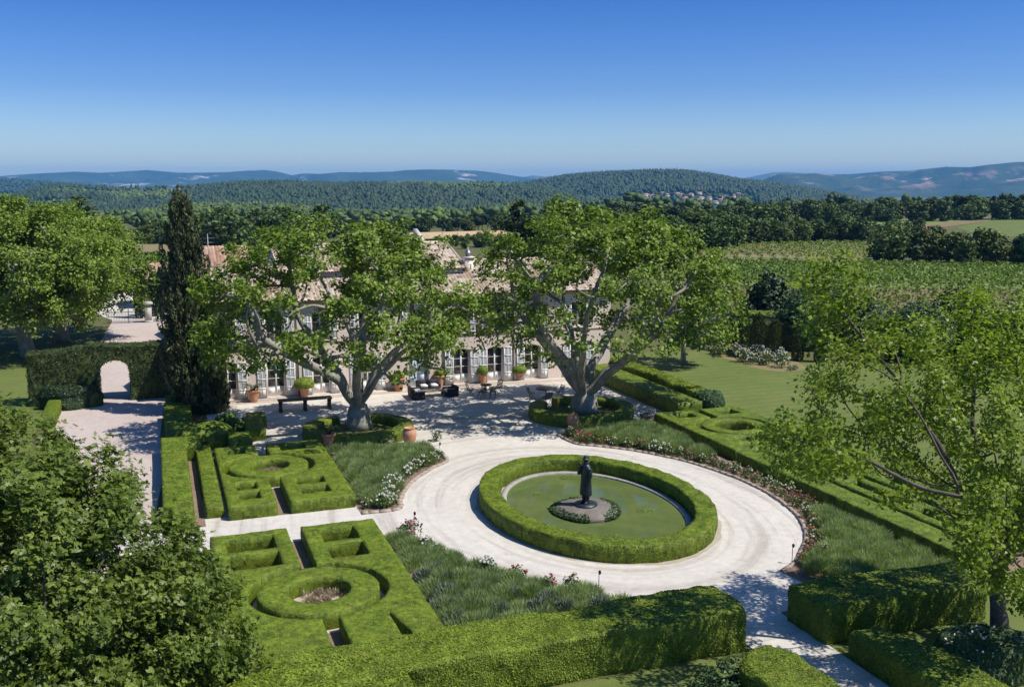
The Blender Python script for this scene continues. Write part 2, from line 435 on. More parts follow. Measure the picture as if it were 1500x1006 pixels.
def sheet(name, poly, z, mat, sub=None, kind='structure', follow=False):
    """flat ground sheet of a polygon outline"""
    import mathutils.geometry as mg
    poly = [(p[0], p[1]) for p in poly]
    if follow:                       # densify so that it follows the terrain
        P = []
        for k in range(len(poly)):
            a, c = poly[k], poly[(k + 1) % len(poly)]
            n = max(1, int(math.hypot(a[0] - c[0], a[1] - c[1]) / 20))
            P += [(a[0] + (c[0] - a[0]) * t / n, a[1] + (c[1] - a[1]) * t / n) for t in range(n)]
        poly = P
    tri = mg.tessellate_polygon([[Vector((p[0], p[1], 0)) for p in poly]])
    zz = [z + (float(terr(p[0], p[1])) if follow else 0) for p in poly]
    V = np.array([(p[0], p[1], q) for p, q in zip(poly, zz)])
    Fc = []
    for t in tri:
        a, b_, c = (V[i] for i in t)
        Fc.append(t if np.cross(b_ - a, c - a)[2] > 0 else t[::-1])
    b = MB(); b.add(V, np.array(Fc))
    return tag(b.build(name, mat), kind=kind)

def smooth_closed(P, n=6):
    P = [np.array(p, float) for p in P]; m = len(P); out = []
    for k in range(m):
        p0, p1, p2, p3 = P[(k - 1) % m], P[k], P[(k + 1) % m], P[(k + 2) % m]
        for t in np.linspace(0, 1, n, endpoint=False):
            out.append(.5 * ((2 * p1) + (-p0 + p2) * t + (2 * p0 - 5 * p1 + 4 * p2 - p3) * t * t + (-p0 + 3 * p1 - 3 * p2 + p3) * t ** 3))
    return out

def smooth_open(P, n=6):
    P = [np.array(p, float) for p in P]; P = [2 * P[0] - P[1]] + P + [2 * P[-1] - P[-2]]; out = []
    for k in range(1, len(P) - 2):
        p0, p1, p2, p3 = P[k - 1], P[k], P[k + 1], P[k + 2]
        for t in np.linspace(0, 1, n, endpoint=False):
            out.append(.5 * ((2 * p1) + (-p0 + p2) * t + (2 * p0 - 5 * p1 + 4 * p2 - p3) * t * t + (-p0 + 3 * p1 - 3 * p2 + p3) * t ** 3))
    out.append(P[-2]); return out

# ------------------------------------------------------------------ hills and mountains, each a ridge at its own distance
HILLS = {}
def hill(name, dist, prof, mat, near=.55, far=1.5, base=-60, nx=220, ny=46, amp=.05, nscale=None, shape=1.0, seed=0):
    px = np.linspace(prof[0][0], prof[-1][0], nx)
    crest = np.interp(px, [p[0] for p in prof], [p[1] for p in prof])
    nscale = nscale or 6.0 / dist
    s = np.concatenate([np.linspace(0, 1, int(ny * .7)), np.linspace(1, 2, int(ny * .3) + 1)[1:]])
    PX, S = np.meshgrid(px, s)
    zc = H - np.tan(PITCH + np.arctan((crest - CY) / F)) * dist
    W = np.clip(S, 0, 2)
    D_ = np.where(W <= 1, dist * (near + (1 - near) * W), dist * (1 + (far - 1) * (W - 1)))
    cx = (PX - CX) / (F * math.cos(PITCH) + (CY - HZ) * math.sin(PITCH)) * D_
    X, Y = fwd(cx, D_)
    Z0 = np.tile(zc, (len(s), 1))
    up = np.where(W <= 1, np.sin(W * math.pi / 2) ** shape, np.cos((W - 1) * math.pi / 2))
    nz = fbm(np.stack([X.ravel() * nscale, Y.ravel() * nscale, np.full(X.size, seed * 7.7)], 1), 5).reshape(X.shape)
    env = np.where(W <= 1, np.sin(np.clip(W, 0, 1) * math.pi) , 0)
    Z = base + (Z0 - base) * up + nz * env * amp * dist * .12 + nz * amp * dist * .006
    lim = H + (Z0 - H) * D_ / dist - (1 - W) * 4 - 1     # nothing in front may rise above the crest line
    Z = np.where((np.abs(W - 1) > .01), np.minimum(Z, np.where(W > 1, H + (Z0 - H) * D_ / dist - (W - 1) * 8 - 1, lim)), Z)
    HILLS[name] = (px, s, X, Y, Z)
    V = np.stack([X.ravel(), Y.ravel(), Z.ravel()], 1)
    i = np.arange(len(s) - 1)[:, None] * nx; j = np.arange(nx - 1)[None, :]
    Q = np.stack([i + j, i + j + 1, i + nx + j + 1, i + nx + j], -1).reshape(-1, 4)
    b = MB(); b.add(V, Q)
    return tag(b.build(name, mat, smooth=True), kind='structure')

def hill_points(name, n, s0=.05, s1=1.02, px0=None, px1=None):
    px, s, X, Y, Z = HILLS[name]
    u = rng.uniform(px[0] if px0 is None else px0, px[-1] if px1 is None else px1, n); w = rng.uniform(s0, s1, n)
    fi = np.interp(u, px, np.arange(len(px))); fj = np.interp(w, s, np.arange(len(s)))
    i = np.clip(fi.astype(int), 0, len(px) - 2); j = np.clip(fj.astype(int), 0, len(s) - 2); a = fi - i; b = fj - j
    f = lambda A: (A[j, i] * (1 - a) * (1 - b) + A[j, i + 1] * a * (1 - b) + A[j + 1, i] * (1 - a) * b + A[j + 1, i + 1] * a * b)
    return np.stack([f(X), f(Y), f(Z)], 1), u

hill('far_mountains', 12600, [(560, 266), (700, 260), (770, 259), (780, 257), (800, 259), (830, 257), (850, 256), (890, 260), (940, 256), (980, 254), (1010, 257), (1050, 258), (1085, 262), (1110, 257), (1130, 253), (1150, 252), (1200, 256), (1300, 262)],
     hillmat('pale far mountains', (.07, .09, .05), (.12, .13, .09), (.4, .38, .34), .55, .75, .0008), amp=.018, seed=1, far=1.05, near=.8)
hill('long_mountain_range', 11000, [(-120, 262), (0, 258), (40, 255), (60, 254), (110, 251.5), (150, 253), (172, 252), (195, 250), (218, 249), (240, 251), (262, 253), (300, 253), (335, 252), (365, 250), (390, 249.5), (408, 252), (428, 257), (445, 254.5), (470, 255), (500, 252.5), (530, 253), (575, 252), (592, 249.5), (625, 248), (660, 248.5), (700, 250), (725, 253), (750, 257), (775, 261), (800, 265), (840, 268), (900, 272)],
     hillmat('blue range', (.03, .045, .03), (.055, .075, .04), (.42, .37, .33), .58, .66, .0020), amp=.16, seed=2, nx=520, ny=90, nscale=14 / 11000, far=1.12, near=.7)
hill('rocky_massif', 8000, [(1085, 277), (1097, 272), (1110, 267), (1122, 261), (1132, 255), (1160, 254), (1195, 253), (1212, 255), (1250, 255), (1290, 251.5), (1330, 250), (1360, 247), (1385, 244.5), (1420, 245), (1450, 241), (1480, 238), (1500, 237), (1560, 236), (1640, 242)],
     hillmat('massif with red cliffs', (.03, .045, .025), (.055, .075, .035), (.38, .24, .19), .53, .61, .0030, (-50, 150)), near=.72, far=1.2, amp=.20, seed=3, nx=520, ny=110, nscale=14 / 8000)
hill('blue_side_hill', 5200, [(-120, 262), (0, 265), (40, 266), (75, 269), (110, 275), (150, 284), (200, 300)],
     hillmat('side hill woods', (.03, .05, .02), (.07, .10, .04), None, sc=.004), amp=.05, seed=4, nx=80)
hill('central_hill', 3300, [(690, 292), (730, 281), (770, 273), (800, 267), (830, 262), (870, 258.5), (900, 257), (930, 256), (965, 254.5), (1000, 255), (1020, 257), (1045, 261), (1075, 266), (1100, 269.5), (1140, 274), (1180, 280), (1230, 288), (1290, 297), (1350, 305)],
     hillmat('pine hill floor', (.025, .045, .015), (.05, .075, .025), None, sc=.01), amp=.05, near=.62, seed=5)
hill('forest_hill', 2300, [(-80, 302), (-20, 298), (15, 293), (40, 284), (65, 278), (90, 275), (130, 276), (180, 278), (230, 277), (265, 277), (300, 276), (345, 272), (385, 271), (430, 271), (455, 273), (490, 274), (520, 273), (555, 271), (600, 269.5), (640, 270), (690, 271.5), (750, 273), (790, 277), (830, 286), (900, 300)],
     hillmat('forest hill floor', (.05, .08, .025), (.10, .13, .05), (.30, .25, .17), .70, .74, .012), near=.50, amp=.07, seed=6, nx=300)
hill('wooded_spur', 1050, [(120, 335), (200, 323), (225, 316), (250, 310), (290, 307), (330, 307), (380, 308), (430, 309), (455, 313), (480, 320), (510, 326), (560, 336)],
     hillmat('spur floor', (.04, .065, .02), (.07, .1, .03), None, sc=.02), near=.62, base=-24, amp=.04, seed=8, nx=120)

# tree crowns of far woods: one object per wood (nobody could count them)
_ico = None
def ico():
    global _ico
    if _ico is None:
        import bmesh
        bm = bmesh.new(); bmesh.ops.create_icosphere(bm, subdivisions=1, radius=1.0)
        V = np.array([v.co[:] for v in bm.verts]); Fc = np.array([[v.index for v in f.verts] for f in bm.faces]); bm.free()
        bm = bmesh.new(); bmesh.ops.create_icosphere(bm, subdivisions=2, radius=1.0)
        V2 = np.array([v.co[:] for v in bm.verts]); F2 = np.array([[v.index for v in f.verts] for f in bm.faces]); bm.free()
        _ico = (V, Fc, V2, F2)
    return _ico

def crowns(name, P, h, w, mat, conical=.0, label=None, lumps=1):
    """tree crowns of a distant wood; lumps > 1 gives each tree several clumps of foliage"""
    V, Fc, V2, F2 = ico()
    n = len(P); m = len(V)
    hh = h * rng.uniform(.65, 1.25, n); ww = w * rng.uniform(.6, 1.3, n); con = rng.random(n) < conical; tint = rng.random(n) * .75 + .12
    if lumps > 1:
        k = lumps; d = norm(rng.normal(size=(n * k, 3))) * rng.uniform(.35, .8, (n * k, 1)); H2, W2 = np.repeat(hh, k), np.repeat(ww, k)
        P = np.repeat(P, k, 0) + d * np.stack([W2 * .5, W2 * .5, H2 * .45], 1) + np.stack([W2 * 0, W2 * 0, H2 * .28], 1)
        hh, ww, con, tint = H2 * rng.uniform(.3, .5, n * k), W2 * rng.uniform(.3, .5, n * k), np.zeros(n * k, bool), np.repeat(tint, k) + rng.normal(0, .08, n * k); n = n * k
    rr = 1 + rng.normal(0, .16 if lumps == 1 else .26, (n, m))
    A = V[None] * rr[..., None]
    zz = (A[..., 2] + 1) * .5
    taper = np.where(con[:, None], np.clip(1.25 - zz * 1.05, .08, 1.2), 1.0)
    X = P[:, None, 0] + A[..., 0] * ww[:, None] * taper * .5
    Y = P[:, None, 1] + A[..., 1] * ww[:, None] * taper * .5
    Z = P[:, None, 2] + zz * hh[:, None] * np.where(con[:, None], 1.15, 1.0)
    VV = np.stack([X, Y, Z], -1).reshape(-1, 3)
    FF = (Fc[None] + (np.arange(n) * m)[:, None, None]).reshape(-1, 3)
    b = MB(); b.add(VV, FF, np.clip(np.repeat(tint, len(Fc)) + rng.normal(0, .10, n * len(Fc)), 0, 1))
    return tag(b.build(name, mat, smooth=False), label, 'wood' if label else None, kind='stuff')

def screen(P):
    cx = P[:, 0] * _c - P[:, 1] * _s; cy = P[:, 0] * _s + P[:, 1] * _c; cz = P[:, 2] - H
    zc = cy * math.cos(PITCH) - cz * math.sin(PITCH); up = cy * math.sin(PITCH) + cz * math.cos(PITCH)
    return CX + F * cx / zc, CY - F * up / zc
p, _u = hill_points('central_hill', 15000, .02, 1.03)
su, sv = screen(p); cl = (su > 915) & (su < 1112) & (sv > 284) & (sv < 316); p = p[~cl | (rng.random(len(p)) < .16)]; crowns('pine_wood', p, 13, 13, M['pine_leaf'], .6, 'dark pine wood covering the long hill behind the village')
p, _u = hill_points('forest_hill', 16000, .15, 1.03)
k = fbm(np.stack([p[:, 0] * .004, p[:, 1] * .004, p[:, 2] * 0], 1), 3)
k2 = fbm(np.stack([p[:, 0] * .0028 + 40, p[:, 1] * .0028, p[:, 2] * 0], 1), 3); ok = (k2 < .26) | (rng.random(len(p)) < .12); p, k = p[ok], k[ok]
crowns('forest', p[k > -.12], 10, 11, M['pine_leaf'], .6, 'dark green forest over the low ridge behind the house'); crowns('young_wood', p[k <= -.12][::2], 7, 8, M['wood_leaf'], .2, 'paler scrubby woodland in patches on the low ridge')
p, _u = hill_points('wooded_spur', 2200, .1, 1.03); crowns('oak_wood', p, 9, 11, M['wood_leaf'], .0, 'fresh green oak wood on the spur left of the house', lumps=6)
p, _u = hill_points('blue_side_hill', 1500, .3, 1.03); crowns('side_wood', p, 14, 18, M['pine_leaf'], .4, 'hazy blue green wood on the far left hillside')

def scatter_px(n, px0, px1, d0, d1):
    u = rng.uniform(px0, px1, n); d = np.sqrt(rng.uniform(d0 * d0, d1 * d1, n))
    X, Y = fwd((u - CX) / 1468 * d, d)
    return np.stack([X, Y, terr(X, Y)], 1)
p = scatter_px(900, -80, 760, 420, 1500); crowns('valley_wood', p, 9, 11, M['wood_leaf'], .15, 'mixed dark trees filling the valley floor beyond the vines', lumps=9)
p = scatter_px(700, 760, 1560, 560, 1500); su, sv = screen(p); p = p[~((su > 900) & (su < 1120) & (np.hypot(p[:, 0], p[:, 1]) > 800))]; crowns('plain_wood', p, 10, 13, M['wood_leaf'], .15, 'tree cover on the plain between vineyards and hills', lumps=7)

# ------------------------------------------------------------------ village on the hill flank
def march(u, v, name):
    px, s, X, Y, Z = HILLS[name]
    i = int(np.clip(np.searchsorted(px, u), 1, len(px) - 2)); r = ray(u, v); hr = math.hypot(r[0], r[1])
    best = None
    for j in range(len(s)):
        d = math.hypot(X[j, i], Y[j, i]); z = H + r[2] / hr * d
        if z <= Z[j, i]: return X[j, i], Y[j, i], Z[j, i]
    return X[-1, i], Y[-1, i], Z[-1, i]

def village_house(u, v, w, d, h, rot, label, roofed=True, first=[None]):
    x, y, z = march(u, v, 'central_hill')
    t = thing('village_house', label, 'house', (x, y, z - 1), 'houses of the hill village')
    b = MB(); b.obox((0, 0, h / 2 + 1), (w / 2, d / 2, h / 2 + 1), rot); b.build('wall', M['villa'], t)
    a, c = math.cos(rot), math.sin(rot)
    q = lambda X, Y, Z: (X * a - Y * c, X * c + Y * a, Z)
    W, D, Z0 = w / 2 + .5, d / 2 + .5, h + 2
    V = [q(-W, -D, Z0), q(W, -D, Z0), q(W, D, Z0), q(-W, D, Z0), q(-W * .8, 0, Z0 + d * .22), q(W * .8, 0, Z0 + d * .22)]
    b = MB(); b.add(V, [(0, 1, 5, 4), (2, 3, 4, 5), (1, 2, 5), (3, 0, 4), (3, 2, 1, 0)]); b.build('roof', M['villa_roof'], t)
for k in range(30):
    u = float(rng.choice([rng.normal(975, 14), rng.normal(1025, 22), rng.uniform(935, 1080)])); v = 296 + rng.normal(0, 4.5) + (u - 1000) * .02
    village_house(u, float(np.clip(v, 287, 306)), rng.uniform(9, 17), rng.uniform(8, 12), rng.uniform(5, 9), rng.uniform(-.6, .6), 'small pale house with a tiled roof in the hill village')
for (u, v, w, lb) in [(1104, 308, 34, 'long low pale hall at the right end of the village'), (1033, 304, 22, 'wide pale house lowest on the village slope'), (898, 291, 16, 'lone pale house among pines left of the village')]:
    village_house(u, v, w, 12, 6, .1, lb)
def tower(u, v, w, h, label):
    x, y, z = march(u, v, 'central_hill')
    t = thing('church_tower', label, 'tower', (x, y, z - 2))
    b = MB(); b.box(-w / 2, w / 2, -w / 2, w / 2, 0, h); b.build('wall', M['villa'], t)
    b = MB(); W = w / 2 + .4; b.add([(-W, -W, h), (W, -W, h), (W, W, h), (-W, W, h), (0, 0, h + 4)], [(0, 1, 4), (1, 2, 4), (2, 3, 4), (3, 0, 4), (3, 2, 1, 0)]); b.build('roof', M['villa_roof'], t)
tower(1075, 299, 6, 20, 'slender pale tower at the right of the hill village')
for (u, h_, lb) in [(990, 24, 'tall thin radio mast on the crest of the long hill'), (886, 20, 'shorter thin mast on the crest left of the summit')]:
    px, s, X, Y, Z = HILLS['central_hill']; i = int(np.searchsorted(px, u)); j = int(np.argmin(np.abs(s - 1)))
    t = thing('radio_mast', lb, 'mast', (X[j, i], Y[j, i], Z[j, i]))
    b = MB()
    for dx, dy in ((-.9, -.9), (.9, -.9), (.9, .9), (-.9, .9)): b.tube([(dx, dy, 0), (dx * .3, dy * .3, h_)], [.3, .2], 4)
    for zz in np.arange(2, h_, 3): b.box(-.8, .8, -.8, .8, zz, zz + .3)
    b.build('lattice', M['iron'], t)
    b = MB(); b.lathe([(.1, h_ - 5), (1.1, h_ - 4.6), (1.1, h_ - 2.4), (.1, h_ - 2)], n=8); b.build('antenna_drum', M['grey_metal'], t)
for (u, v, d, w, lb) in [(382, 357, 300, 8, 'small white farm shed below the wooded spur'), (682, 337, 420, 5, 'small white shed at the edge of the wheat field'), (1152, 331, 330, 3.6, 'small white hut between tree belts'), (1166, 331, 332, 3.4, 'low white outbuilding beside the hut between tree belts'), (155, 321, 900, 16, 'pale farm building beside bare earth terraces')]:
    x, y, z = DP(u, v, d)
    t = thing('farm_shed', lb, 'shed', (x, y, z - 3))
    b = MB(); b.box(-w / 2, w / 2, -w / 3, w / 3, 0, 3 + w * .18); b.build('wall', M['villa'], t)
    b = MB(); q = 3 + w * .18; b.add([(-w * .55, -w * .4, q), (w * .55, -w * .4, q), (w * .55, w * .4, q), (-w * .55, w * .4, q), (-w * .55, 0, q + w * .12), (w * .55, 0, q + w * .12)], [(0, 1, 5, 4), (2, 3, 4, 5), (1, 2, 5), (3, 0, 4), (3, 2, 1, 0)]); b.build('roof', M['villa'] if w < 10 else M['villa_roof'], t)

# ------------------------------------------------------------------ fields and vines beyond the garden
def pxpoly(pts, z=0): return [G(u, v, z) for u, v in pts]
sheet('vineyard_near', pxpoly([(1010, 419), (1560, 425), (1700, 520), (1040, 500)]), .010, M['red_soil'])
sheet('vineyard_mid', pxpoly([(1000, 379), (1560, 391), (1560, 424), (1000, 418)]), .014, M['field_green'])
sheet('farm_track', pxpoly([(1000, 375.5), (1560, 388), (1560, 391), (1000, 378.8)]), .018, M['dry'])
sheet('vineyard_far', pxpoly([(1040, 357), (1300, 353), (1300, 381), (1010, 375)]), .014, M['dry'])
sheet('meadow', pxpoly([(1180, 332), (1300, 322), (1450, 318), (1420, 328), (1330, 338), (1180, 342)]), .03, M['field_green'])
sheet('bright_meadow', pxpoly([(1400, 333), (1450, 323), (1560, 318), (1560, 348), (1440, 346)]), .035, M['lawn'])
sheet('dirt_track', pxpoly([(1330, 331), (1448, 321.5), (1452, 323), (1396, 331), (1345, 337)]), .04, M['red_soil'])
sheet('wheat_field', pxpoly([(600, 341), (735, 337.5), (760, 349), (600, 350)]), .02, M['wheat'])
sheet('valley_meadow', pxpoly([(-60, 352), (330, 360), (330, 400), (-60, 420)]), .012, M['dry'])

def vine_row(x0, y0, x1, y1, h, w, dens=7):
    L = math.hypot(x1 - x0, y1 - y0); n = int(L * dens)
    t = rng.random(n); P = np.stack([x0 + (x1 - x0) * t, y0 + (y1 - y0) * t, np.zeros(n)], 1)
    P[:, 2] = terr(P[:, 0], P[:, 1])
    P += np.stack([rng.normal(0, w * .35, n), rng.normal(0, w * .35, n), rng.uniform(.15, h, n)], 1)
    return P
def vine_field(name, label, px_poly, spacing, h, dirv, dens, size):
    """all vines of one field"""
    poly = np.array(pxpoly(px_poly)); dv = np.array(dirv) / math.hypot(*dirv); nv = np.array((-dv[1], dv[0]))
    a = poly @ nv; P = []
    for o in np.arange(a.min(), a.max(), spacing):
        ts = []
        for k in range(len(poly)):
            p0, p1 = poly[k], poly[(k + 1) % len(poly)]; q0, q1 = p0 @ nv - o, p1 @ nv - o
            if q0 * q1 < 0: f = q0 / (q0 - q1); ts.append(((p0 + (p1 - p0) * f) @ dv))
        if len(ts) >= 2:
            s_, e_ = nv * o + dv * min(ts), nv * o + dv * max(ts)
            P.append(vine_row(s_[0], s_[1], e_[0], e_[1], h, .35, dens))
    P = np.concatenate(P); n = len(P)
    b = MB(); b.cards(P, norm(rng.normal(size=(n, 3)) + (0, 0, .8)), size * rng.uniform(.6, 1.4, n), size * rng.uniform(.6, 1.2, n))
    tag(b.build(name, M['vine']), label, 'vines', kind='stuff')
vine_field('young_vines', 'sparse young vines over reddish soil nearest the garden hedge', [(1010, 420), (1560, 426), (1640, 500), (1040, 490)], 2.0, .8, (1, .15), 6.5, .45)
vine_field('leafy_vines', 'dense green vines in the middle field', [(1000, 380), (1560, 391), (1560, 423), (1000, 417)], 2.2, .85, (.35, 1), 11.0, .48)
vine_field('far_vines', 'pale thin vines in the far field below the tree belt', [(1045, 358), (1300, 354), (1300, 380), (1015, 374.5)], 2.5, .8, (.45, 1), 5.0, .5)
# the striped vineyard on the left: rows one can count
for k in range(11):
    x0, y0 = G(196 + k * 3.0, 384 - k * .55); x1, y1 = G(207 + k * 17.0, 409 - k * 1.0)
    if k > 7: x1, y1 = G(330 + (k - 8) * 4, 402 - k)
    P = vine_row(x0, y0, x1, y1, 1.3, .45, 14); n = len(P)
    b = MB(); b.cards(P, norm(rng.normal(size=(n, 3)) + (0, 0, .8)), rng.uniform(.5, 1.0, n), rng.uniform(.5, .9, n))
    tag(b.build('vine_row', M['vine']), 'straight row of green vines in the striped vineyard beside the cypress', 'vine row', 'vine rows left of the house')

# ------------------------------------------------------------------ trees
def colonize(attr, nodes, parents, step, di, dk, iters, trop=0.0, jit=.12):
    """branching growth towards attraction points; returns node positions and parents"""
    pos = [np.array(p, float) for p in nodes]; par = list(parents)
    A = np.asarray(attr, float); best = np.full(len(A), 1e9); near = np.zeros(len(A), int)
    new0 = 0
    for it in range(iters):
        for k in range(new0, len(pos)):
            d = np.linalg.norm(A - pos[k], axis=1); m = d < best; best[m] = d[m]; near[m] = k
        new0 = len(pos)
        keep = best > dk; A, best, near = A[keep], best[keep], near[keep]
        if not len(A): break
        act = best < di
        if not act.any(): act = best < best.min() * 1.3
        added = 0
        for k in np.unique(near[act]):
            dr = norm(A[act & (near == k)] - pos[k]).sum(0); dr = norm(dr) + rng.normal(0, jit, 3); dr[2] += trop
            q = pos[k] + norm(dr) * step
            pos.append(q); par.append(int(k)); added += 1
        if not added or len(pos) > 4200: break
    return np.array(pos), np.array(par)

def wood(pos, par, rtip, ex, flare=1.0, rmax=None):
    n = len(pos); r = np.zeros(n); ch = [[] for _ in range(n)]
    for i in range(1, n): ch[par[i]].append(i)
    order = np.argsort(-np.arange(n))
    depth = np.zeros(n, int)
    acc = np.zeros(n)
    for i in order:
        r[i] = (acc[i] ** (1 / ex)) if ch[i] else rtip
        if i > 0 and par[i] >= 0: acc[par[i]] += r[i] ** ex
    if rmax: 
        k = rmax / r[0]; r = np.where(r > rtip * 2, rtip * 2 + (r - rtip * 2) * max(.05, (rmax - rtip * 2) / (r[0] - rtip * 2)), r)
    return r, ch

def branch_mesh(pos, par, r, ch, rmin=0.0, flare=1.5, root_n=5):
    b = MB(); n = len(pos)
    heads = [0]; done = set()
    stack = [(0, None)]
    while stack:
        i, pr = stack.pop()
        pts = [] if pr is None else [pos[pr]]; rad = [] if pr is None else [min(r[pr], r[i] * 1.15)]
        cur = i
        while True:
            pts.append(pos[cur]); rad.append(r[cur])
            kids = sorted(ch[cur], key=lambda q: -r[q])
            if not kids: break
            for q in kids[1:]:
                if r[q] >= rmin: stack.append((q, cur))
            cur = kids[0]
            if r[cur] < rmin: break
        if len(pts) < 2: continue
        P = np.array(pts); rad = np.array(rad)
        if len(P) > 4:
            P[1:-1] = P[1:-1] * .5 + (P[:-2] + P[2:]) * .25
        if pr is None:
            k = min(root_n, len(rad)); rad[:k] *= np.linspace(flare, 1, k)
        b.tube(P, rad, 12 if rad.max() > .25 else 7 if rad.max() > .08 else 5)
    return b

def tufts(pos, idx, n, sig, size, out_c, up=.6, flat=.8, sizej=.35, spread=None):
    """leaves clustered round the given twig nodes"""
    C = np.repeat(pos[idx], n, 0); m = len(C)
    off = rng.normal(0, 1, (m, 3)) * sig * (1, 1, flat)
    P = C + off
    out = norm(P - np.array(out_c)); nr = norm(out * .55 + np.array((0, 0, up)) + rng.normal(0, .55, (m, 3)))
    sz = size * rng.uniform(1 - sizej, 1 + sizej, m)
    return P, nr, sz

def grow_tree(name, label, cat, base, trunk, env, leaf, leafmat_, barkmat, step=.45, natt=900, rtip=.02, ex=2.2, rmax=None, lean=(0, 0), leafn=40, sig=.3, leafsize=.2, thin=2.2, group=None, aspect=.8, di=4.0, dk=.8, trop=.05, up=.6, fold=.25, flare=1.5, lobes=False, stubs=0, keep=None, wid=None, jit=.12, knuckle=None):
    """trunk height; env(n) -> attraction points relative to base"""
    t = thing(name, label, cat, base, group)
    A = env(natt)
    k = max(2, int(trunk / step)); nodes = [(lean[0] * i / k, lean[1] * i / k, trunk * i / k) for i in range(k + 1)]
    pars = [-1] + list(range(k)); a0 = rng.uniform(0, 6)
    for q in range(stubs):               # main limbs fork from the head of the trunk
        a = a0 + q * 2 * math.pi / stubs + rng.uniform(-.25, .25); e = rng.uniform(.55, 1.05); last = k; p = np.array(nodes[k], float)
        for w in range(5):
            ee = e + .09 * w; p = p + step * np.array((math.cos(a) * math.cos(ee), math.sin(a) * math.cos(ee), math.sin(ee))) + rng.normal(0, .03, 3)
            nodes.append(tuple(p)); pars.append(last); last = len(nodes) - 1
    pos, par = colonize(A, nodes, pars, step, di, dk, 160, trop, jit)
    r, ch = wood(pos, par, rtip, ex, rmax=rmax)
    td = np.zeros(len(pos), int)
    for i in range(len(pos) - 1, -1, -1):
        if ch[i]: td[i] = min(td[q] for q in ch[i]) + 1
    if knuckle: r = np.maximum(r, rtip + .009 * np.minimum(td, 12))
    branch_mesh(pos, par, r, ch, flare=flare).build('trunk', barkmat, t, smooth=True)
    if knuckle:
        nk, sk_, ns, ss = knuckle; L_ = []
        tips = np.where(td == 0)[0]; side = np.where((td > 0) & (td <= 3) & (np.arange(len(pos)) > k + 3))[0]
        # several upright shoots sprout from every knuckle
        zlo, zhi = np.percentile(pos[tips][:, 2], (5, 85))
        for i in tips:
            full = np.clip((pos[i, 2] - zlo) / (zhi - zlo), 0, 1)          # leafiest in the clipped crown top
            for q in range(rng.integers(3, 5) + int(round(2 * full))):
                o = rng.normal(0, .52, 3) * (1, 1, .5) + (0, 0, rng.uniform(.05, .95)); L_.append(tufts(pos[i][None] + o, np.array([0]), int(nk / 5 * rng.uniform(.6, 1.4) * (.55 + .45 * full)), sk_ * rng.uniform(.7, 1.2), leafsize, pos.mean(0), up))
        L_.append(tufts(pos, side, ns, ss, leafsize, pos.mean(0), up))
        P, nr, sz = (np.concatenate(x) for x in zip(*L_))
    else:
        idx = np.where((r < rtip * thin) & (np.arange(len(pos)) > k))[0]
        if keep is not None: idx = idx[keep(pos[idx])]
        P, nr, sz = tufts(pos, idx, leafn, sig, leafsize, pos.mean(0), up)
    b = MB(); b.cards(P, nr, sz, sz * aspect, rnd=np.clip(rng.normal(.5, .22, len(P)), 0, 1), fold=fold, lobes=lobes)
    b.build('crown', leafmat_, t)
    return t

def shell(c, rad, lo=.5, zmin=-9, holes=0, pw=1.0, seed=None):
    """points in the outer part of a flattened dome"""
    def f(n):
        out = []; tot = 0; c_ = np.array(c); rd = np.array(rad)
        hl = [norm(rng.normal(size=3)) for _ in range(holes)]
        while tot < n:
            d = norm(rng.normal(size=(n * 3, 3))); q = rng.uniform(lo ** 3, 1, n * 3) ** (1 / 3)
            lum = 1 + .16 * vnoise(d * 2.2 + 5)
            P = d * (q * lum)[:, None] * rd + c_
            m = P[:, 2] > zmin
            for h in hl: m &= (d @ h) < .90
            P = P[m]; out.append(P); tot += len(P)
        return np.concatenate(out)[:n]
    return f

# -- the two great pollarded planes in front of the house
def plane_env(c, rad, extra=()):
    base = shell(c, rad, .62, 2.6)
    def f(n):
        P = base(n)
        for (e, er, k) in extra:
            P = np.concatenate([P, shell(e, er, .1, -9)(k)])
        return P
    return f
PL = dict(leafmat_=M['plane_leaf'], barkmat=M['bark_plane'], step=.42, natt=160, rtip=.048, ex=2.3, leafsize=.22, di=6.5, dk=.5, trop=.15, up=.6, jit=.13, knuckle=(335, .27, 8, .28))
def dome(c, rad, zmin, low=.62):
    """knuckle positions spread evenly over the clipped dome, a few inside it"""
    def f(n):
        c_, rd = np.array(c), np.array(rad); frac = np.clip((c[2] + rad[2] - zmin) / (2 * rad[2]), .1, 1); m = int(n * .74 / frac)
        k = np.arange(m) + .5; ph = np.arccos(1 - 2 * k / m); th = math.pi * (1 + 5 ** .5) * k + rng.uniform(0, 6)
        d = np.stack([np.cos(th) * np.sin(ph), np.sin(th) * np.sin(ph), np.cos(ph)], 1) + rng.normal(0, .05, (m, 3))
        P = c_ + d * rd * rng.uniform(.93, 1.04, (m, 1)); P = P[P[:, 2] > zmin]
        out = list(P); tries = 0
        while len(out) < n and tries < 4000:
            tries += 1; d = norm(rng.normal(size=3)); p = c_ + d * rd * rng.uniform(low, .88)
            if p[2] > zmin + .6 and all(np.sum((p - o) ** 2) > .75 for o in out): out.append(p)
        return np.array(out)
    return f
grow_tree('plane_tree', 'big pollarded plane tree with pale forked limbs before the left half of the house', 'tree', (11.15, 58.6, .25), 1.35,
          dome((-1.1, 0, 6.3), (7.6, 6.6, 5.2), 3.2), None, stubs=6, rmax=.56, flare=1.5, group='plane trees before the house', **PL)
grow_tree('plane_tree', 'biggest pollarded plane tree with wide spreading limbs before the right end of the house', 'tree', (25.9, 58.0, .25), 1.1,
          dome((1.7, .3, 6.6), (8.3, 7.0, 5.5), 3.8), None, stubs=7, rmax=.66, flare=1.5, group='plane trees before the house', **{**PL, 'natt': 205})
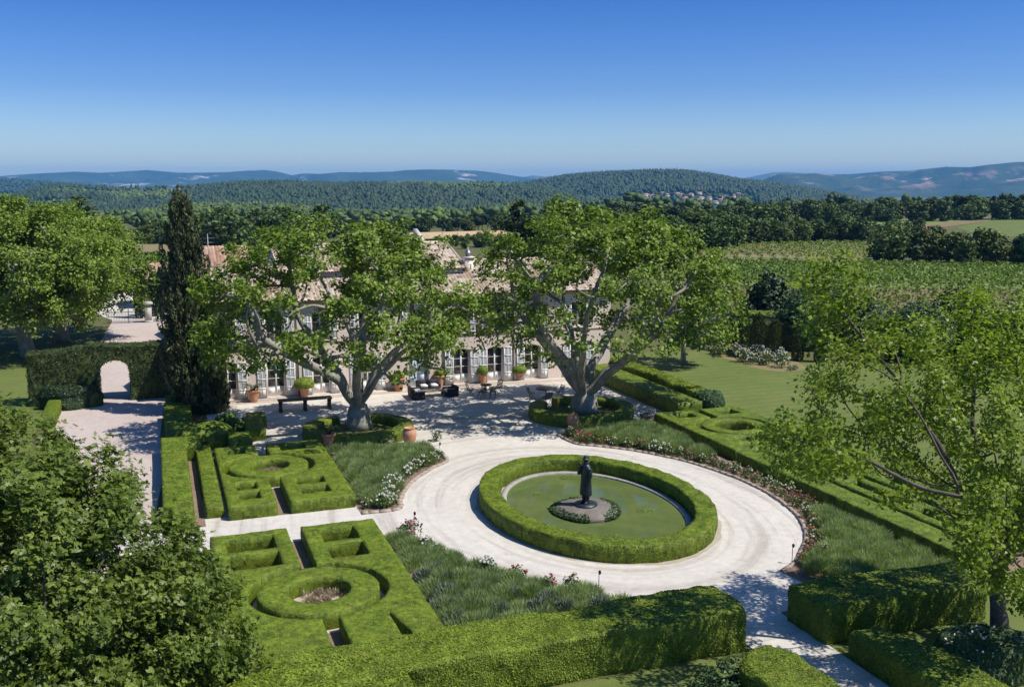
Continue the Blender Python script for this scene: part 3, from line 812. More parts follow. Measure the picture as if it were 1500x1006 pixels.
# -- planes beyond the arch hedge on the far left
PF = {**PL, 'natt': 150, 'step': .6, 'leafsize': .26, 'rtip': .06, 'knuckle': (400, .42, 24, .45)}
grow_tree('plane_tree', 'tall plane with leaning grey trunk beyond the left end of the arch hedge', 'tree', (-10.9, 95, 0), 3.2,
          dome((-1.5, 0, 7.0), (8.8, 7.5, 5.4), 2.6), None, rmax=.50, lean=(-.5, 0), group='planes beyond the arch hedge', **PF)
grow_tree('plane_tree', 'dense round plane nearest the iron gate, beyond the arch hedge', 'tree', (-9.0, 104, 0), 2.6,
          dome((-.4, 0, 6.6), (8.3, 8.0, 5.2), 2.0), None, rmax=.55, group='planes beyond the arch hedge', **{**PF, 'natt': 170})
grow_tree('plane_tree', 'farthest left plane partly outside the picture, beyond the shaded lawn', 'tree', (-22, 100, 0), 3.0,
          dome((0, 0, 7.2), (8.0, 7.5, 5.2), 3.0), None, rmax=.5, group='planes beyond the arch hedge', **PF)

# -- the near tree at the lower left
def maple_env(n):
    L = [((-1.3, 0, 5.3), (5.8, 5.6, 5.0), .5, .45), ((2.6, .4, 4.1), (3.4, 3.2, 2.9), .4, .18), ((4.7, .8, 2.7), (2.5, 2.6, 2.6), .4, .14), ((1.0, -2.6, 4.4), (2.6, 2.2, 2.4), .5, .10), ((3.2, -2.0, 2.2), (2.4, 2.2, 1.9), .5, .08), ((-3.2, 1.5, 7.9), (1.8, 1.8, 1.8), .3, .05)]
    return np.concatenate([shell(c, r, lo, .2, holes=1)(int(n * w)) for c, r, lo, w in L])
grow_tree('maple_tree', 'big dark leafy maple filling the lower left corner', 'tree', (-5.05, 26.4, 0), 1.6, maple_env, None, M['maple_leaf'], M['bark'],
          step=.34, natt=2300, rtip=.012, ex=2.15, rmax=.24, lobes=True, leafn=112, sig=.24, leafsize=.135, thin=1.75, di=3.0, dk=.62, trop=.05, up=.85, aspect=.62)
# -- the open tree on the right
def walnut_env(n):
    parts = [((28.0, 26.2, 6.2), (5.0, 4.6, 3.3), .30, .44), ((20.6, 26.6, 11.6), (1.6, 1.5, 2.0), .1, .06), ((19.4, 25.7, 6.7), (1.9, 1.9, 1.4), .1, .10), ((22.6, 26.6, 8.7), (2.8, 2.4, 2.3), .2, .12), ((29.0, 27.5, 9.6), (3.6, 3.0, 2.2), .3, .10), ((25.2, 22.9, 3.9), (2.6, 2.0, 2.4), .2, .12), ((26.6, 23.0, 2.9), (2.4, 1.7, 1.9), .1, .11), ((22.4, 25.1, 5.0), (.9, .9, .8), .1, .025)]
    k = .91; sc = lambda c: (c[0] * k, c[1] * k, 15 - (15 - c[2]) * k)
    return np.concatenate([shell(sc(c), tuple(q * k for q in r), lo, .9, holes=1)(int(n * w)) for c, r, lo, w in parts]) - np.array((25.6, 23.4, 0)) 
grow_tree('walnut_tree', 'tall open branched tree with bright young leaves at the right edge', 'tree', (25.6, 23.4, 0), 2.4, walnut_env, None, M['walnut_leaf'], M['bark'],
          step=.34, natt=1150, rtip=.013, ex=2.2, rmax=.24, lean=(-.3, .2), leafn=54, sig=.22, leafsize=.155, thin=1.7, di=4.5, dk=.62, trop=.03, up=.6, aspect=.62)
# -- small tree on the lawn, partly behind the right plane
grow_tree('fruit_tree', 'small pale green tree on the lawn right of the big plane', 'tree', (41.4, 72.4, 0), 1.7, shell((-.6, -.3, 4.3), (4.0, 3.6, 2.9), .45, 1.4), None, M['fruit_leaf'], M['bark_grey'],
          step=.4, natt=330, rtip=.02, ex=2.2, rmax=.17, leafn=46, sig=.33, leafsize=.24, thin=1.7, di=3, dk=.8)

# -- clouded crowns (dense trees without visible limbs)
def cloud_tree(name, label, cat, base, blobs, mat, n, size, bark=None, trunk=None, group=None, aspect=.7, along=None, lobes=18, fill=.25, up=.35):
    t = thing(name, label, cat, base, group)
    b = MB(); Ps = []; Ns = []
    vol = sum(r[0] * r[1] + r[1] * r[2] for _, r in blobs)
    for c, r in blobs:
        m = int(n * (r[0] * r[1] + r[1] * r[2]) / vol)
        d = norm(rng.normal(size=(lobes, 3))); lc = np.array(c) + d * np.array(r) * rng.uniform(.55, .8, (lobes, 1)); lr = min(r) * rng.uniform(.3, .5, lobes)
        k = rng.integers(0, lobes, m); e = norm(rng.normal(size=(m, 3))); q = np.where(rng.random(m) < fill, rng.random(m), rng.uniform(.85, 1.08, m))
        P = lc[k] + e * (lr[k] * q)[:, None] * (1, 1, .85)
        Ps.append(P); Ns.append(norm(e + np.array((0, 0, up)) + rng.normal(0, .5, (m, 3))))
    P = np.concatenate(Ps); N = np.concatenate(Ns); ok = P[:, 2] > .05; P, N = P[ok], N[ok]
    sz = size * rng.uniform(.6, 1.4, len(P))
    al = None
    if along is not None: al = norm(np.array(along) + rng.normal(0, .35, (len(P), 3)))
    b.cards(P, N, sz, sz * aspect, along=al, rnd=np.clip(rng.normal(.5, .22, len(P)), 0, 1), fold=.2)
    b.build('crown', mat, t)
    if trunk:
        h, r = trunk; tb = MB(); tb.tube([(0, 0, 0), (.05, 0, h * .5), (0, .05, h)], [r * 1.3, r, r * .6], 8)
        for k in range(5):
            a = k * 1.3; tb.tube([(0, 0, h * .7), (math.cos(a) * h * .25, math.sin(a) * h * .25, h * 1.05), (math.cos(a) * h * .5, math.sin(a) * h * .5, h * 1.5)], [r * .5, r * .35, r * .12], 6)
        tb.build('trunk', bark or M['bark'], t, smooth=True)
    return t

def gp(u, v, z=0): x, y = G(u, v, z); return (x, y, z)
cloud_tree('holm_oak', 'dark glossy evergreen tree standing behind the tall dark hedge', 'tree', (*G(1122, 486)[:2], 0), [((0, 0, 2.7), (2.9, 2.9, 2.5)), ((.2, 0, 4.6), (1.9, 1.9, 1.7)), ((-1.2, 0, 1.8), (2.4, 2.4, 1.8))], M['dark_leaf'], 9000, .36, trunk=(2.0, .2), lobes=26)
cloud_tree('olive_tree', 'broad rounded grey green tree beyond the tall dark hedge', 'tree', (*G(1205, 508)[:2], 0), [((0, 0, 3.6), (5.2, 4.0, 2.6)), ((2.8, 0, 2.8), (3.4, 3.0, 2.2)), ((-3.0, 0, 2.6), (2.6, 2.6, 2.0))], M['olive_leaf'], 16000, .27, trunk=(2.0, .25), lobes=30)
for (u, v, w_, h_, mt, lb) in [(1335, 528, 3.6, 5.2, 'olive_leaf', 'bushy grey green tree seen through the left part of the walnut'), (1405, 520, 4.2, 6.0, 'dark_leaf', 'dark bushy tree seen behind the middle of the walnut'), (1475, 530, 4.0, 5.6, 'wood_leaf', 'dark leafy tree behind the right part of the walnut')]:
    cloud_tree('bushy_tree', lb, 'tree', (*G(u, v)[:2], 0), [((0, 0, h_ * .5), (w_, w_ * .8, h_ * .5)), ((w_ * .4, 0, h_ * .35), (w_ * .7, w_ * .7, h_ * .35))], M[mt], 9000, .27, trunk=(1.6, .2), lobes=26)
x, y, z = DP(850, 300, 112)
cloud_tree('lime_tree', 'tall full green tree rising behind the house roof', 'tree', (x, y, 0), [((-2.0, 0, 9.8), (2.9, 2.9, 4.2)), ((1.9, 0, 9.3), (3.2, 3.0, 3.9)), ((0, 1, 7), (4.6, 4, 4.4)), ((4.0, 0, 7.6), (2.2, 2.4, 3.0))], M['plane_leaf'], 17000, .45, trunk=(3.5, .35), lobes=30)
x, y, z = DP(759, 300, 118)
cloud_tree('fir_tree', 'dark pointed fir behind the roof left of the tall lime', 'tree', (x, y, 0), [((0, 0, 12.2), (.9, .9, 1.7)), ((0, 0, 10), (1.6, 1.6, 1.8)), ((0, 0, 7.6), (2.1, 2.1, 2.0)), ((0, 0, 5), (2.6, 2.6, 2.2))], M['dark_leaf'], 3800, .55, trunk=(3.5, .25), aspect=.35)
x, y, z = DP(790, 320, 113)
cloud_tree('pine_tree', 'dark spreading pine between fir and lime behind the roof', 'tree', (x, y, 0), [((-1, 0, 10.2), (2.2, 2.0, 1.3)), ((1.4, 0, 9.6), (2.3, 2.2, 1.4)), ((0, 0, 8), (2.4, 2.2, 1.5))], M['dark_leaf'], 3200, .55, trunk=(3.5, .25), aspect=.3)
# cedar with tiered flat branches, far left
x, y, z = DP(112, 300, 128); ce = thing('cedar_tree', 'pale blue green cedar with layered branches rising behind the left planes', 'tree', (x, y, 0)); b = MB(); tb = MB()
tb.tube([(0, 0, 0), (0, 0, 13.2)], [.35, .05], 8)
for k in range(46):
    h = rng.uniform(7, 13.4); L = (14.2 - h) * .62 + .4; a = rng.uniform(0, 6.28); tipz = h + .25 * L
    tb.tube([(0, 0, h), (math.cos(a) * L, math.sin(a) * L, tipz)], [.07, .015], 4)
    n = int(130 * L / 2); s_ = rng.uniform(.25, 1.05, n); P = np.stack([np.cos(a) * L * s_, np.sin(a) * L * s_, h + (tipz - h) * s_], 1) + rng.normal(0, 1, (n, 3)) * np.stack([.28 * s_, .28 * s_, .07 * s_], 1) * 1.2
    sz = rng.uniform(.25, .5, n); b.cards(P, norm(rng.normal(0, .35, (n, 3)) + (0, 0, 1)), sz, sz * .5)
b.build('crown', M['cedar_leaf'], ce); tb.build('trunk', M['bark'], ce)

# -- cypress by the house corner: irregular dark column
def cypress(name, label, base, h, r, mat, n, size, group=None, lump=.25, neat=False):
    t = thing(name, label, 'cypress tree' if not neat else 'clipped cypress', base, group)
    zz = rng.random(n) ** .85; a = rng.uniform(0, 2 * math.pi, n)
    prof = np.interp(zz, [0, .05, .2, .45, .7, .88, .97, 1], [.62, .85, 1.0, .93, .72, .45, .20, .03] if not neat else [.8, .85, .9, 1, .95, .8, .55, .2])
    q = fbm(np.stack([np.cos(a) * 1.6, np.sin(a) * 1.6, zz * h * .42 + base[0]], 1), 3)
    rr = r * prof * (1 + lump * q * 1.6) * np.sqrt(rng.uniform(.45, 1, n))
    P = np.stack([rr * np.cos(a), rr * np.sin(a), zz * h * (1 + 0 * a) + rng.normal(0, .1, n)], 1); P[:, 2] = np.clip(P[:, 2], .05, None)
    out = np.stack([np.cos(a), np.sin(a), np.full(n, .25)], 1)
    al = norm(out * .45 + np.array((0, 0, 1.0)) + rng.normal(0, .3, (n, 3)))
    sz = size * rng.uniform(.6, 1.5, n)
    b = MB(); b.cards(P, norm(out + rng.normal(0, .5, (n, 3))), sz * 1.5, sz * .55, along=al, rnd=np.clip(rng.normal(.5, .25, n), 0, 1)); b.build('crown', mat, t)
    tb = MB(); tb.tube([(0, 0, 0), (.04, .02, h * .4), (0, 0, h * .92)], [r * .16 + .03, r * .1 + .02, .02], 7); tb.build('trunk', M['bark'], t)
    return t
def plume_cypress(name, label, base, h, r, n_pl, n_leaf, prof):
    t = thing(name, label, 'cypress tree', base); b = MB(); Ps = []; Ns = []; As = []; Rs = []
    for k in range(n_pl):
        f = rng.random() ** .9 * .97; R_ = r * np.interp(f, *prof) * (1 + .22 * rng.normal() * .5); a = rng.uniform(0, 6.28); q = R_ * rng.uniform(.35, .95)
        L = rng.uniform(1.0, 2.3) * (1 - .45 * f); w = rng.uniform(.22, .42) * (1 - .35 * f); z0 = f * h * .95
        m = int(n_leaf * L * w / .6); tt = rng.random(m); aa = rng.uniform(0, 6.28, m); rr = w * np.sin(np.clip(tt * .92 + .08, 0, 1) * math.pi) ** .7 * np.sqrt(rng.uniform(.3, 1, m))
        lean = np.array((math.cos(a), math.sin(a), 0)) * .16
        P = np.array((math.cos(a) * q, math.sin(a) * q, z0)) + np.stack([rr * np.cos(aa), rr * np.sin(aa), tt * L], 1) + lean * (tt * L)[:, None]
        Ps.append(P); Ns.append(norm(np.stack([np.cos(aa), np.sin(aa), np.full(m, .3)], 1) + rng.normal(0, .5, (m, 3)))); As.append(norm(np.array((0, 0, 1.)) + lean + rng.normal(0, .35, (m, 3)))); Rs.append(np.clip(rng.normal(rng.uniform(.3, .7), .18, m), 0, 1))
    P = np.concatenate(Ps); ok = (P[:, 2] > .05) & (P[:, 2] < h); sz = .17 * rng.uniform(.6, 1.5, len(P))
    b.cards(P[ok], np.concatenate(Ns)[ok], sz[ok] * 1.5, sz[ok] * .6, along=np.concatenate(As)[ok], rnd=np.concatenate(Rs)[ok]); b.build('crown', M['cypress_leaf'], t)
    tb = MB(); tb.tube([(0, 0, 0), (.04, .02, h * .4), (0, 0, h * .93)], [r * .2, r * .12, .02], 7); tb.build('trunk', M['bark'], t)
plume_cypress('cypress_tree', 'huge dark column cypress at the left corner of the house', (1.75, 67.9, 0), 14.9, 1.6, 370, 150, ([0, .04, .2, .45, .65, .8, .92, 1], [.55, .85, 1.0, .95, .80, .62, .36, .08]))
if 0: cypress('cypress_tree', 'huge dark column cypress at the left corner of the house', (1.75, 67.9, 0), 14.9, 1.25, M['cypress_leaf'], 36000, .18, lump=.9)
cypress('cypress_tree', 'low bushy cypress growing at the right foot of the huge one', (3.0, 67.4, 0), 7.4, 1.15, M['cypress_leaf'], 12000, .2, lump=.35)

# ------------------------------------------------------------------ clipped hedges
def s_box(x0, x1, y0, y1):
    def f(x, y):
        dx = np.maximum(x0 - x, x - x1); dy = np.maximum(y0 - y, y - y1)
        return np.minimum(np.maximum(dx, dy), 0) + np.hypot(np.maximum(dx, 0), np.maximum(dy, 0))
    return f
def s_ell(cx, cy, rx, ry=None):
    ry = ry or rx
    def f(x, y):
        u, v = (x - cx) / rx, (y - cy) / ry; k = np.hypot(u, v); g = np.hypot(u / rx, v / ry) + 1e-6
        return k * (k - 1) / g
    return f
def s_poly(P):
    P = np.array(P, float)
    def f(x, y):
        p = np.stack([x, y], -1); d = np.full(x.shape, 1e9); s = np.ones(x.shape)
        for i in range(len(P)):
            a, b = P[i], P[i - 1]; e = b - a; w = p - a
            t = np.clip((w @ e) / (e @ e), 0, 1); d = np.minimum(d, np.hypot(*(np.moveaxis(w - t[..., None] * e, -1, 0))))
            c1 = p[..., 1] >= a[1]; c2 = p[..., 1] < b[1]; c3 = e[0] * w[..., 1] > e[1] * w[..., 0]
            fl = (c1 & c2 & c3) | (~c1 & ~c2 & ~c3); s = np.where(fl, -s, s)
        return s * d
    return f
def U(*fs): return lambda x, y: np.minimum.reduce([f(x, y) for f in fs])
def I(*fs): return lambda x, y: np.maximum.reduce([f(x, y) for f in fs])
def S(a, *fs): return lambda x, y: np.maximum.reduce([a(x, y)] + [-f(x, y) for f in fs])
def ring(cx, cy, rx, ry, w): return S(s_ell(cx, cy, rx, ry), s_ell(cx, cy, rx - w, ry - w))

def hedge(name, label, sdf, bb, h, mat=None, cell=.14, rough=.05, leaf=.06, dens=150, group=None, cat='hedge', round_=.06, z0=0.0, slope=None, lumps=.0, rowh=.22):
    mat = mat or M['hedge']
    x0, x1, y0, y1 = bb; nx = max(2, int(round((x1 - x0) / cell))); ny = max(2, int(round((y1 - y0) / cell)))
    xs = np.linspace(x0, x1, nx + 1); ys = np.linspace(y0, y1, ny + 1)
    xc, yc = np.meshgrid((xs[1:] + xs[:-1]) / 2, (ys[1:] + ys[:-1]) / 2)
    ins = sdf(xc, yc) < 0
    X, Y = np.meshgrid(xs, ys)
    pad = np.zeros((ny + 2, nx + 2), bool); pad[1:-1, 1:-1] = ins
    cnt = pad[:-1, :-1].astype(int) + pad[1:, :-1] + pad[:-1, 1:] + pad[1:, 1:]
    used = cnt > 0; bnd = used & (cnt < 4)
    e = 1e-3; d = sdf(X, Y); gx = (sdf(X + e, Y) - sdf(X - e, Y)) / (2 * e); gy = (sdf(X, Y + e) - sdf(X, Y - e)) / (2 * e)
    g = np.hypot(gx, gy) + 1e-6
    mv = np.clip(-d, -cell * .75, cell * .75)
    X = np.where(bnd, X + gx / g * mv, X); Y = np.where(bnd, Y + gy / g * mv, Y)
    idx = np.full(X.shape, -1); idx[used] = np.arange(used.sum())
    Xv, Yv, Gx, Gy, B = X[used], Y[used], (gx / g)[used], (gy / g)[used], bnd[used]
    P3 = np.stack([Xv, Yv, Xv * 0], 1)
    nz = fbm(P3 * 2.2, 4) * rough * 1.6 + fbm(P3 * .5, 2) * (rough + lumps)
    Z = z0 + h + nz + (slope(Xv, Yv) if slope is not None else 0)
    Z = np.where(B, Z - round_, Z)
    jj, ii = np.where(ins)
    Q = np.stack([idx[jj, ii], idx[jj, ii + 1], idx[jj + 1, ii + 1], idx[jj + 1, ii]], 1)
    V = [np.stack([Xv, Yv, Z], 1)]; n0 = len(Xv)
    # walls
    bi = np.where(B)[0]; K = max(2, int(h / rowh)); lay = {}
    wid = np.full(n0, -1); wid[bi] = np.arange(len(bi))
    for k in range(1, K + 1):
        f = 1 - k / K; zz = z0 - .03 + (Z[bi] - z0) * f
        p = np.stack([Xv[bi] * 2.4, Yv[bi] * 2.4, zz * 2.4], 1); off = fbm(p, 3) * rough * 1.8 + (.02 if k < K else -.02) + lumps * fbm(p * .35, 2) * 1.2
        V.append(np.stack([Xv[bi] + Gx[bi] * off, Yv[bi] + Gy[bi] * off, zz], 1))
    E1 = []
    up = ~pad[:-2, 1:-1] & ins; dn = ~pad[2:, 1:-1] & ins; lf = ~pad[1:-1, :-2] & ins; rt = ~pad[1:-1, 2:] & ins
    for m, (a, b_) in ((up, ((0, 0), (0, 1))), (dn, ((1, 1), (1, 0))), (lf, ((1, 0), (0, 0))), (rt, ((0, 1), (1, 1)))):
        j, i = np.where(m); E1.append(np.stack([idx[j + a[0], i + a[1]], idx[j + b_[0], i + b_[1]]], 1))
    E1 = np.concatenate(E1); nb = len(bi); W = []
    for k in range(K):
        a = E1[:, 0] if k == 0 else n0 + (k - 1) * nb + wid[E1[:, 0]]; b_ = E1[:, 1] if k == 0 else n0 + (k - 1) * nb + wid[E1[:, 1]]
        c = n0 + k * nb + wid[E1[:, 1]]; d_ = n0 + k * nb + wid[E1[:, 0]]
        W.append(np.stack([a, d_, c, b_], 1))
    V = np.concatenate(V); W = np.concatenate(W); FF = np.concatenate([Q, W])
    b = MB(); cen = V[FF].mean(1)
    b.add(V, FF, np.clip(.36 + .45 * fbm(cen * 5, 3) + rng.normal(0, .14, len(FF)), 0, 1))
    # leaf tips over the clipped surface
    A, Bq, C, D_ = (V[FF[:, k]] for k in range(4)); nr = np.cross(C - A, D_ - Bq); ar = np.linalg.norm(nr, axis=1) * .5; nr = norm(nr)
    n = int(ar.sum() * dens * 2.6)
    if n:
        k = rng.choice(len(FF), n, p=ar / ar.sum()); s_, t_ = rng.random((n, 1)), rng.random((n, 1))
        P = (A[k] * (1 - s_) + Bq[k] * s_) * (1 - t_) + (D_[k] * (1 - s_) + C[k] * s_) * t_
        N = norm(nr[k] + rng.normal(0, .38, (n, 3)) + (0, 0, .15)); sz = leaf * rng.uniform(.6, 1.5, n)
        b.cards(P + nr[k] * rng.uniform(-.1, .3, (n, 1)) * leaf, N, sz, sz * .62, rnd=np.clip(.5 + .35 * fbm(P * 3, 2) + rng.normal(0, .28, n), 0, 1), fold=.2)
    return tag(b.build(name, mat), label, cat, group)

def box_hedge(*a, **k): return hedge('clipped_hedge', *a, **{'rough': .024, 'round_': .025, 'cell': .11, **k})

# pond hedge
PCX, PCY = 18.64, 40.62
box_hedge('low oval box hedge clipped flat round the green pond', ring(PCX, PCY, 5.09, 7.03, .92), (13.3, 24.0, 33.2, 48.0), .76, leaf=.05, dens=230, rough=.045, mat=M['hedge_bright'])
# hedge rings round the two planes
box_hedge('round box hedge ringing the foot of the left plane tree', S(ring(11.0, 57.95, 3.3, 2.95, .85), s_box(10.2, 11.2, 60, 62)), (7.5, 14.5, 54.6, 61.2), .72, leaf=.06, dens=120, group='hedge rings round the planes')
box_hedge('round box hedge ringing the foot of the right plane tree', S(ring(25.68, 57.95, 3.45, 3.3, .9), s_box(24.0, 24.9, 59.6, 61.7)), (22.0, 29.3, 54.4, 61.5), .72, leaf=.06, dens=120, group='hedge rings round the planes')

# parterre of two mirrored halves round a ring
def slots(xa, xb, ya, yb, n, side):
    return [s_box(xa, xb, ya + (yb - ya) * k / n + .20, ya + (yb - ya) * (k + 1) / n - .20) for k in range(n)]
def parterre(cx, cy, x0, x1, y0, y1, r, where, h=.66, south='slots', gap=.30, nn=2, **kw):
    g = 'parterre hedges ' + where
    box_hedge('round ring of box at the heart of the ' + where, ring(cx, cy, r, r, r * .47), (cx - r - .2, cx + r + .2, cy - r - .2, cy + r + .2), h, group=g, **kw)
    ch = s_ell(cx, cy, r + .36, r + .36)
    for side, lab in ((-1, 'left'), (1, 'right')):
        bx = s_box(x0, cx - gap, y0, y1) if side < 0 else s_box(cx + gap, x1, y0, y1)
        xa, xb = (x0 + .55, cx - gap - .6) if side < 0 else (cx + gap + .65, x1 - .95)
        cut = [ch] + slots(xa, xb, cy + r + .5, y1 - .4, nn, side)
        if south == 'slots': cut += slots(xa, xb, y0 + .75, cy - r - .5, 2, side)
        elif side > 0: cut += [s_poly([(xa + 1.0, y0 + .3), (xb - .1, y0 + .3), (xb - .55, cy - r - .1)])]
        box_hedge('%s half box hedge with cut slots in the %s' % (lab, where), S(bx, *cut), (x0 - .1, x1 + .1, y0 - .1, y1 + .1), h, group=g, **kw)
parterre(4.95, 51.0, 2.5, 8.25, 44.6, 55.4, 2.0, 'parterre above the cross path', dens=150, leaf=.045, nn=1)
parterre(4.9, 34.1, 1.5, 8.3, 29.2, 41.0, 2.15, 'parterre below the cross path', dens=200, leaf=.042, south='tri', cell=.12)
box_hedge('straight narrow box hedge bordering the upper parterre on its left', s_box(1.55, 2.3, 45.2, 56.6), (1.4, 2.5, 45.0, 56.8), .62, dens=150)
# right parterre along the lavender
RK = dict(dens=110, leaf=.05)
g = 'parterre hedges beside the lawn'; HR = .66
box_hedge('round ring of box in the parterre beside the lawn', ring(32.4, 50.3, 1.95, 1.95, .72), (30.3, 34.5, 48.2, 52.4), HR, group=g, **RK)
box_hedge('near half of the box hedge round the ring beside the lawn', S(s_box(29.3, 32.1, 45.3, 54.8), s_ell(32.4, 50.3, 2.3, 2.3), s_box(30.2, 31.5, 53.0, 54.2), s_box(30.2, 31.6, 47.0, 47.7), s_box(30.2, 31.7, 45.8, 46.5)), (29.2, 32.2, 45.2, 54.9), HR, group=g, **RK)
box_hedge('far half of the box hedge round the ring, against the lawn', S(s_box(32.6, 35.4, 45.3, 54.8), s_ell(32.4, 50.3, 2.3, 2.3), s_box(33.3, 34.6, 53.0, 54.2), s_box(33.2, 34.6, 47.0, 47.7), s_box(33.1, 34.6, 45.8, 46.5)), (32.5, 35.5, 45.2, 54.9), HR, group=g, **RK)
box_hedge('square box frame with a low bush inside, beside the lawn', S(s_box(30.9, 34.5, 39.7, 44.5), s_box(31.7, 33.7, 40.6, 43.7)), (30.8, 34.6, 39.6, 44.6), HR, group=g, **RK)
box_hedge('long straight box hedge edging the lavender on the right', s_box(29.2, 30.45, 28.0, 45.0), (29.1, 30.6, 27.9, 45.1), HR, group=g, **RK)
box_hedge('long straight box hedge between square frame and lawn', s_box(34.9, 35.6, 29.0, 45.0), (34.8, 35.7, 28.9, 45.1), HR, group=g, **RK)
box_hedge('slotted box hedge below the square frame, near the lavender', S(s_box(30.8, 32.5, 29.5, 39.2), s_box(31.3, 32.0, 30.2, 34.0), s_box(31.3, 32.0, 34.8, 38.5)), (30.7, 32.6, 29.4, 39.3), HR, group=g, **RK)
box_hedge('slotted box hedge below the square frame, near the lawn', S(s_box(32.9, 34.6, 29.5, 39.2), s_box(33.4, 34.1, 30.2, 34.0), s_box(33.4, 34.1, 34.8, 38.5)), (32.8, 34.7, 29.4, 39.3), HR, group=g, **RK)
hedge('low_shrub', 'small light bush inside the square box frame', s_ell(32.7, 42.1, .95, 1.3), (31.6, 33.8, 40.6, 43.6), .7, M['hedge_bright'], leaf=.1, dens=160, cat='shrub', lumps=.15, round_=.3)
# two rows running from the parterre to the right end of the house
box_hedge('long dark box hedge running to the right end of the house', s_box(31.5, 33.3, 55.6, 70.5), (31.4, 33.4, 55.5, 70.6), .95, **RK)
hedge('laurel_hedge', 'long loose bright laurel hedge between box hedge and lawn', s_box(33.6, 35.0, 57.4, 71.0), (33.4, 35.2, 57.2, 71.2), 1.25, M['hedge_bright'], leaf=.12, dens=110, lumps=.12, rough=.07)
hedge('laurel_bush', 'rounded leafy laurel bush at the near end of the laurel hedge', s_ell(34.5, 56.9, 1.0, 1.1), (33.4, 35.6, 55.7, 58.1), 1.2, M['olive_leaf'], leaf=.14, dens=150, cat='shrub', lumps=.15, round_=.35)

# foreground hedges
FK = dict(leaf=.065, dens=420, cell=.13, rough=.05, lumps=.09)
hedge('laurel_hedge', 'big broad leafy hedge across the foreground', s_poly([(3.0, 25.7), (9.5, 25.95), (17.35, 25.85), (17.62, 26.6), (17.5, 28.15), (8.2, 28.05), (2.2, 27.8)]), (2, 17.8, 25.5, 28.4), 1.4, M['hedge_bright'], **FK)
hedge('laurel_hedge', 'dark loose end of the foreground hedge next to the maple', s_ell(3.6, 25.6, 2.6, 1.7), (.9, 6.3, 23.8, 27.4), 1.5, M['hedge_bright'], **{**FK, 'lumps': .3, 'leaf': .09, 'round_': .4})
hedge('yew_hedge', 'thick shaded hedge block right of where the drive leaves', s_poly([(20.15, 25.35), (26.6, 25.1), (27.2, 27.2), (20.05, 27.4)]), (19.9, 27.4, 24.9, 27.6), 1.32, M['hedge'], **FK)
hedge('yew_hedge', 'shaded hedge strip along the right side of the path', s_poly([(20.25, 24.4), (21.5, 24.3), (22.3, 21.5), (22.3, 16), (20.3, 16)]), (20.1, 22.5, 15.8, 24.6), 1.0, M['hedge'], **{**FK, 'round_': .15})
hedge('yew_hedge', 'shaded low hedge block left of the path at the lower edge', s_poly([(15.7, 23.6), (16.3, 24.3), (17.2, 24.35), (17.62, 23.6), (17.7, 16), (15.6, 16)]), (15.5, 17.8, 15.8, 24.5), 1.0, M['hedge'], **{**FK, 'round_': .15})

# left side along the entrance drive
LG = 'box hedges along the entrance drive'; LK = dict(dens=130, leaf=.06, group=LG)
box_hedge('low box block nearest the urn, beside the drive', s_box(.15, 1.5, 67.2, 70.2), (0, 1.7, 67, 70.4), .8, **LK)
box_hedge('stepped box block in the cypress shade beside the drive', s_box(0.0, 1.6, 62.6, 66.4), (-.2, 1.8, 62.4, 66.6), .85, **LK)
box_hedge('sunlit box block between the shaded block and the wide hedge', s_box(.05, 1.5, 58.4, 61.9), (-.1, 1.7, 58.2, 62.1), .95, **LK)
box_hedge('wide L shaped box hedge along the drive, above the soil patch', U(s_box(-.25, 1.0, 44.0, 57.4), s_box(1.0, 1.8, 55.6, 57.4)), (-.4, 2, 43.8, 57.6), 1.0, **LK)
box_hedge('low box strip on the left edge of the drive', s_box(-7.25, -6.45, 66.5, 73.0), (-7.4, -6.3, 66.3, 73.2), .75, **LK)
box_hedge('square box block in front of the leafy shrubs', s_box(3.4, 4.6, 56.3, 58.1), (3.3, 4.7, 56.2, 58.2), .8, dens=130, group='box blocks by the dining table')
box_hedge('long box block ending at the dining terrace', s_box(4.5, 5.6, 58.6, 61.9), (4.4, 5.7, 58.5, 62.0), .8, dens=130, group='box blocks by the dining table')
box_hedge('lower box border behind the long box block', s_box(4.9, 6.0, 62.0, 63.4), (4.8, 6.1, 61.9, 63.5), .7, dens=130, group='box blocks by the dining table')
cloud_tree('leafy_shrub', 'bright big leaved shrub between ball topiary and box blocks', 'shrub', (3.9, 60.6, 0), [((0, 0, .8), (1.0, 1.2, .7)), ((-.4, .9, .7), (.8, .8, .6))], M['fruit_leaf'], 1500, .22, lobes=16)
def topiary(name, label, c, rx, ry, h, mat, leaf=.07, dens=160, cat='shrub', lump=.04):
    b = MB(); n = 26
    prof = [(math.cos(a) * 1.0, math.sin(a)) for a in np.linspace(-.5, math.pi / 2 - .05, 12)]
    P = np.array([(r, z * .68 + .33) for r, z in prof]); P[:, 1] = (P[:, 1] - P[0, 1]) / (P[-1, 1] - P[0, 1])
    b.lathe(np.stack([P[:, 0], P[:, 1] * h], 1), c, n, rx, ry)
    V = b.v[0]; V += norm(V - np.array(c)) * (fbm(V * 2.5, 3) * lump)[:, None]
    m = int(dens * (rx + ry) * h * 3.5); a = rng.uniform(0, 6.28, m); t = rng.random(m) ** .8
    rr = np.interp(t, P[:, 1], P[:, 0]); Q = np.stack([c[0] + np.cos(a) * rr * rx, c[1] + np.sin(a) * rr * ry, c[2] + t * h], 1)
    N = norm((Q - np.array(c) - (0, 0, h * .35)) / (rx * rx, ry * ry, h * h * .5) + rng.normal(0, .5, (m, 3))); sz = leaf * rng.uniform(.6, 1.5, m)
    b.cards(Q, N, sz, sz * .6, rnd=np.clip(rng.normal(.5, .2, m), 0, 1))
    return b
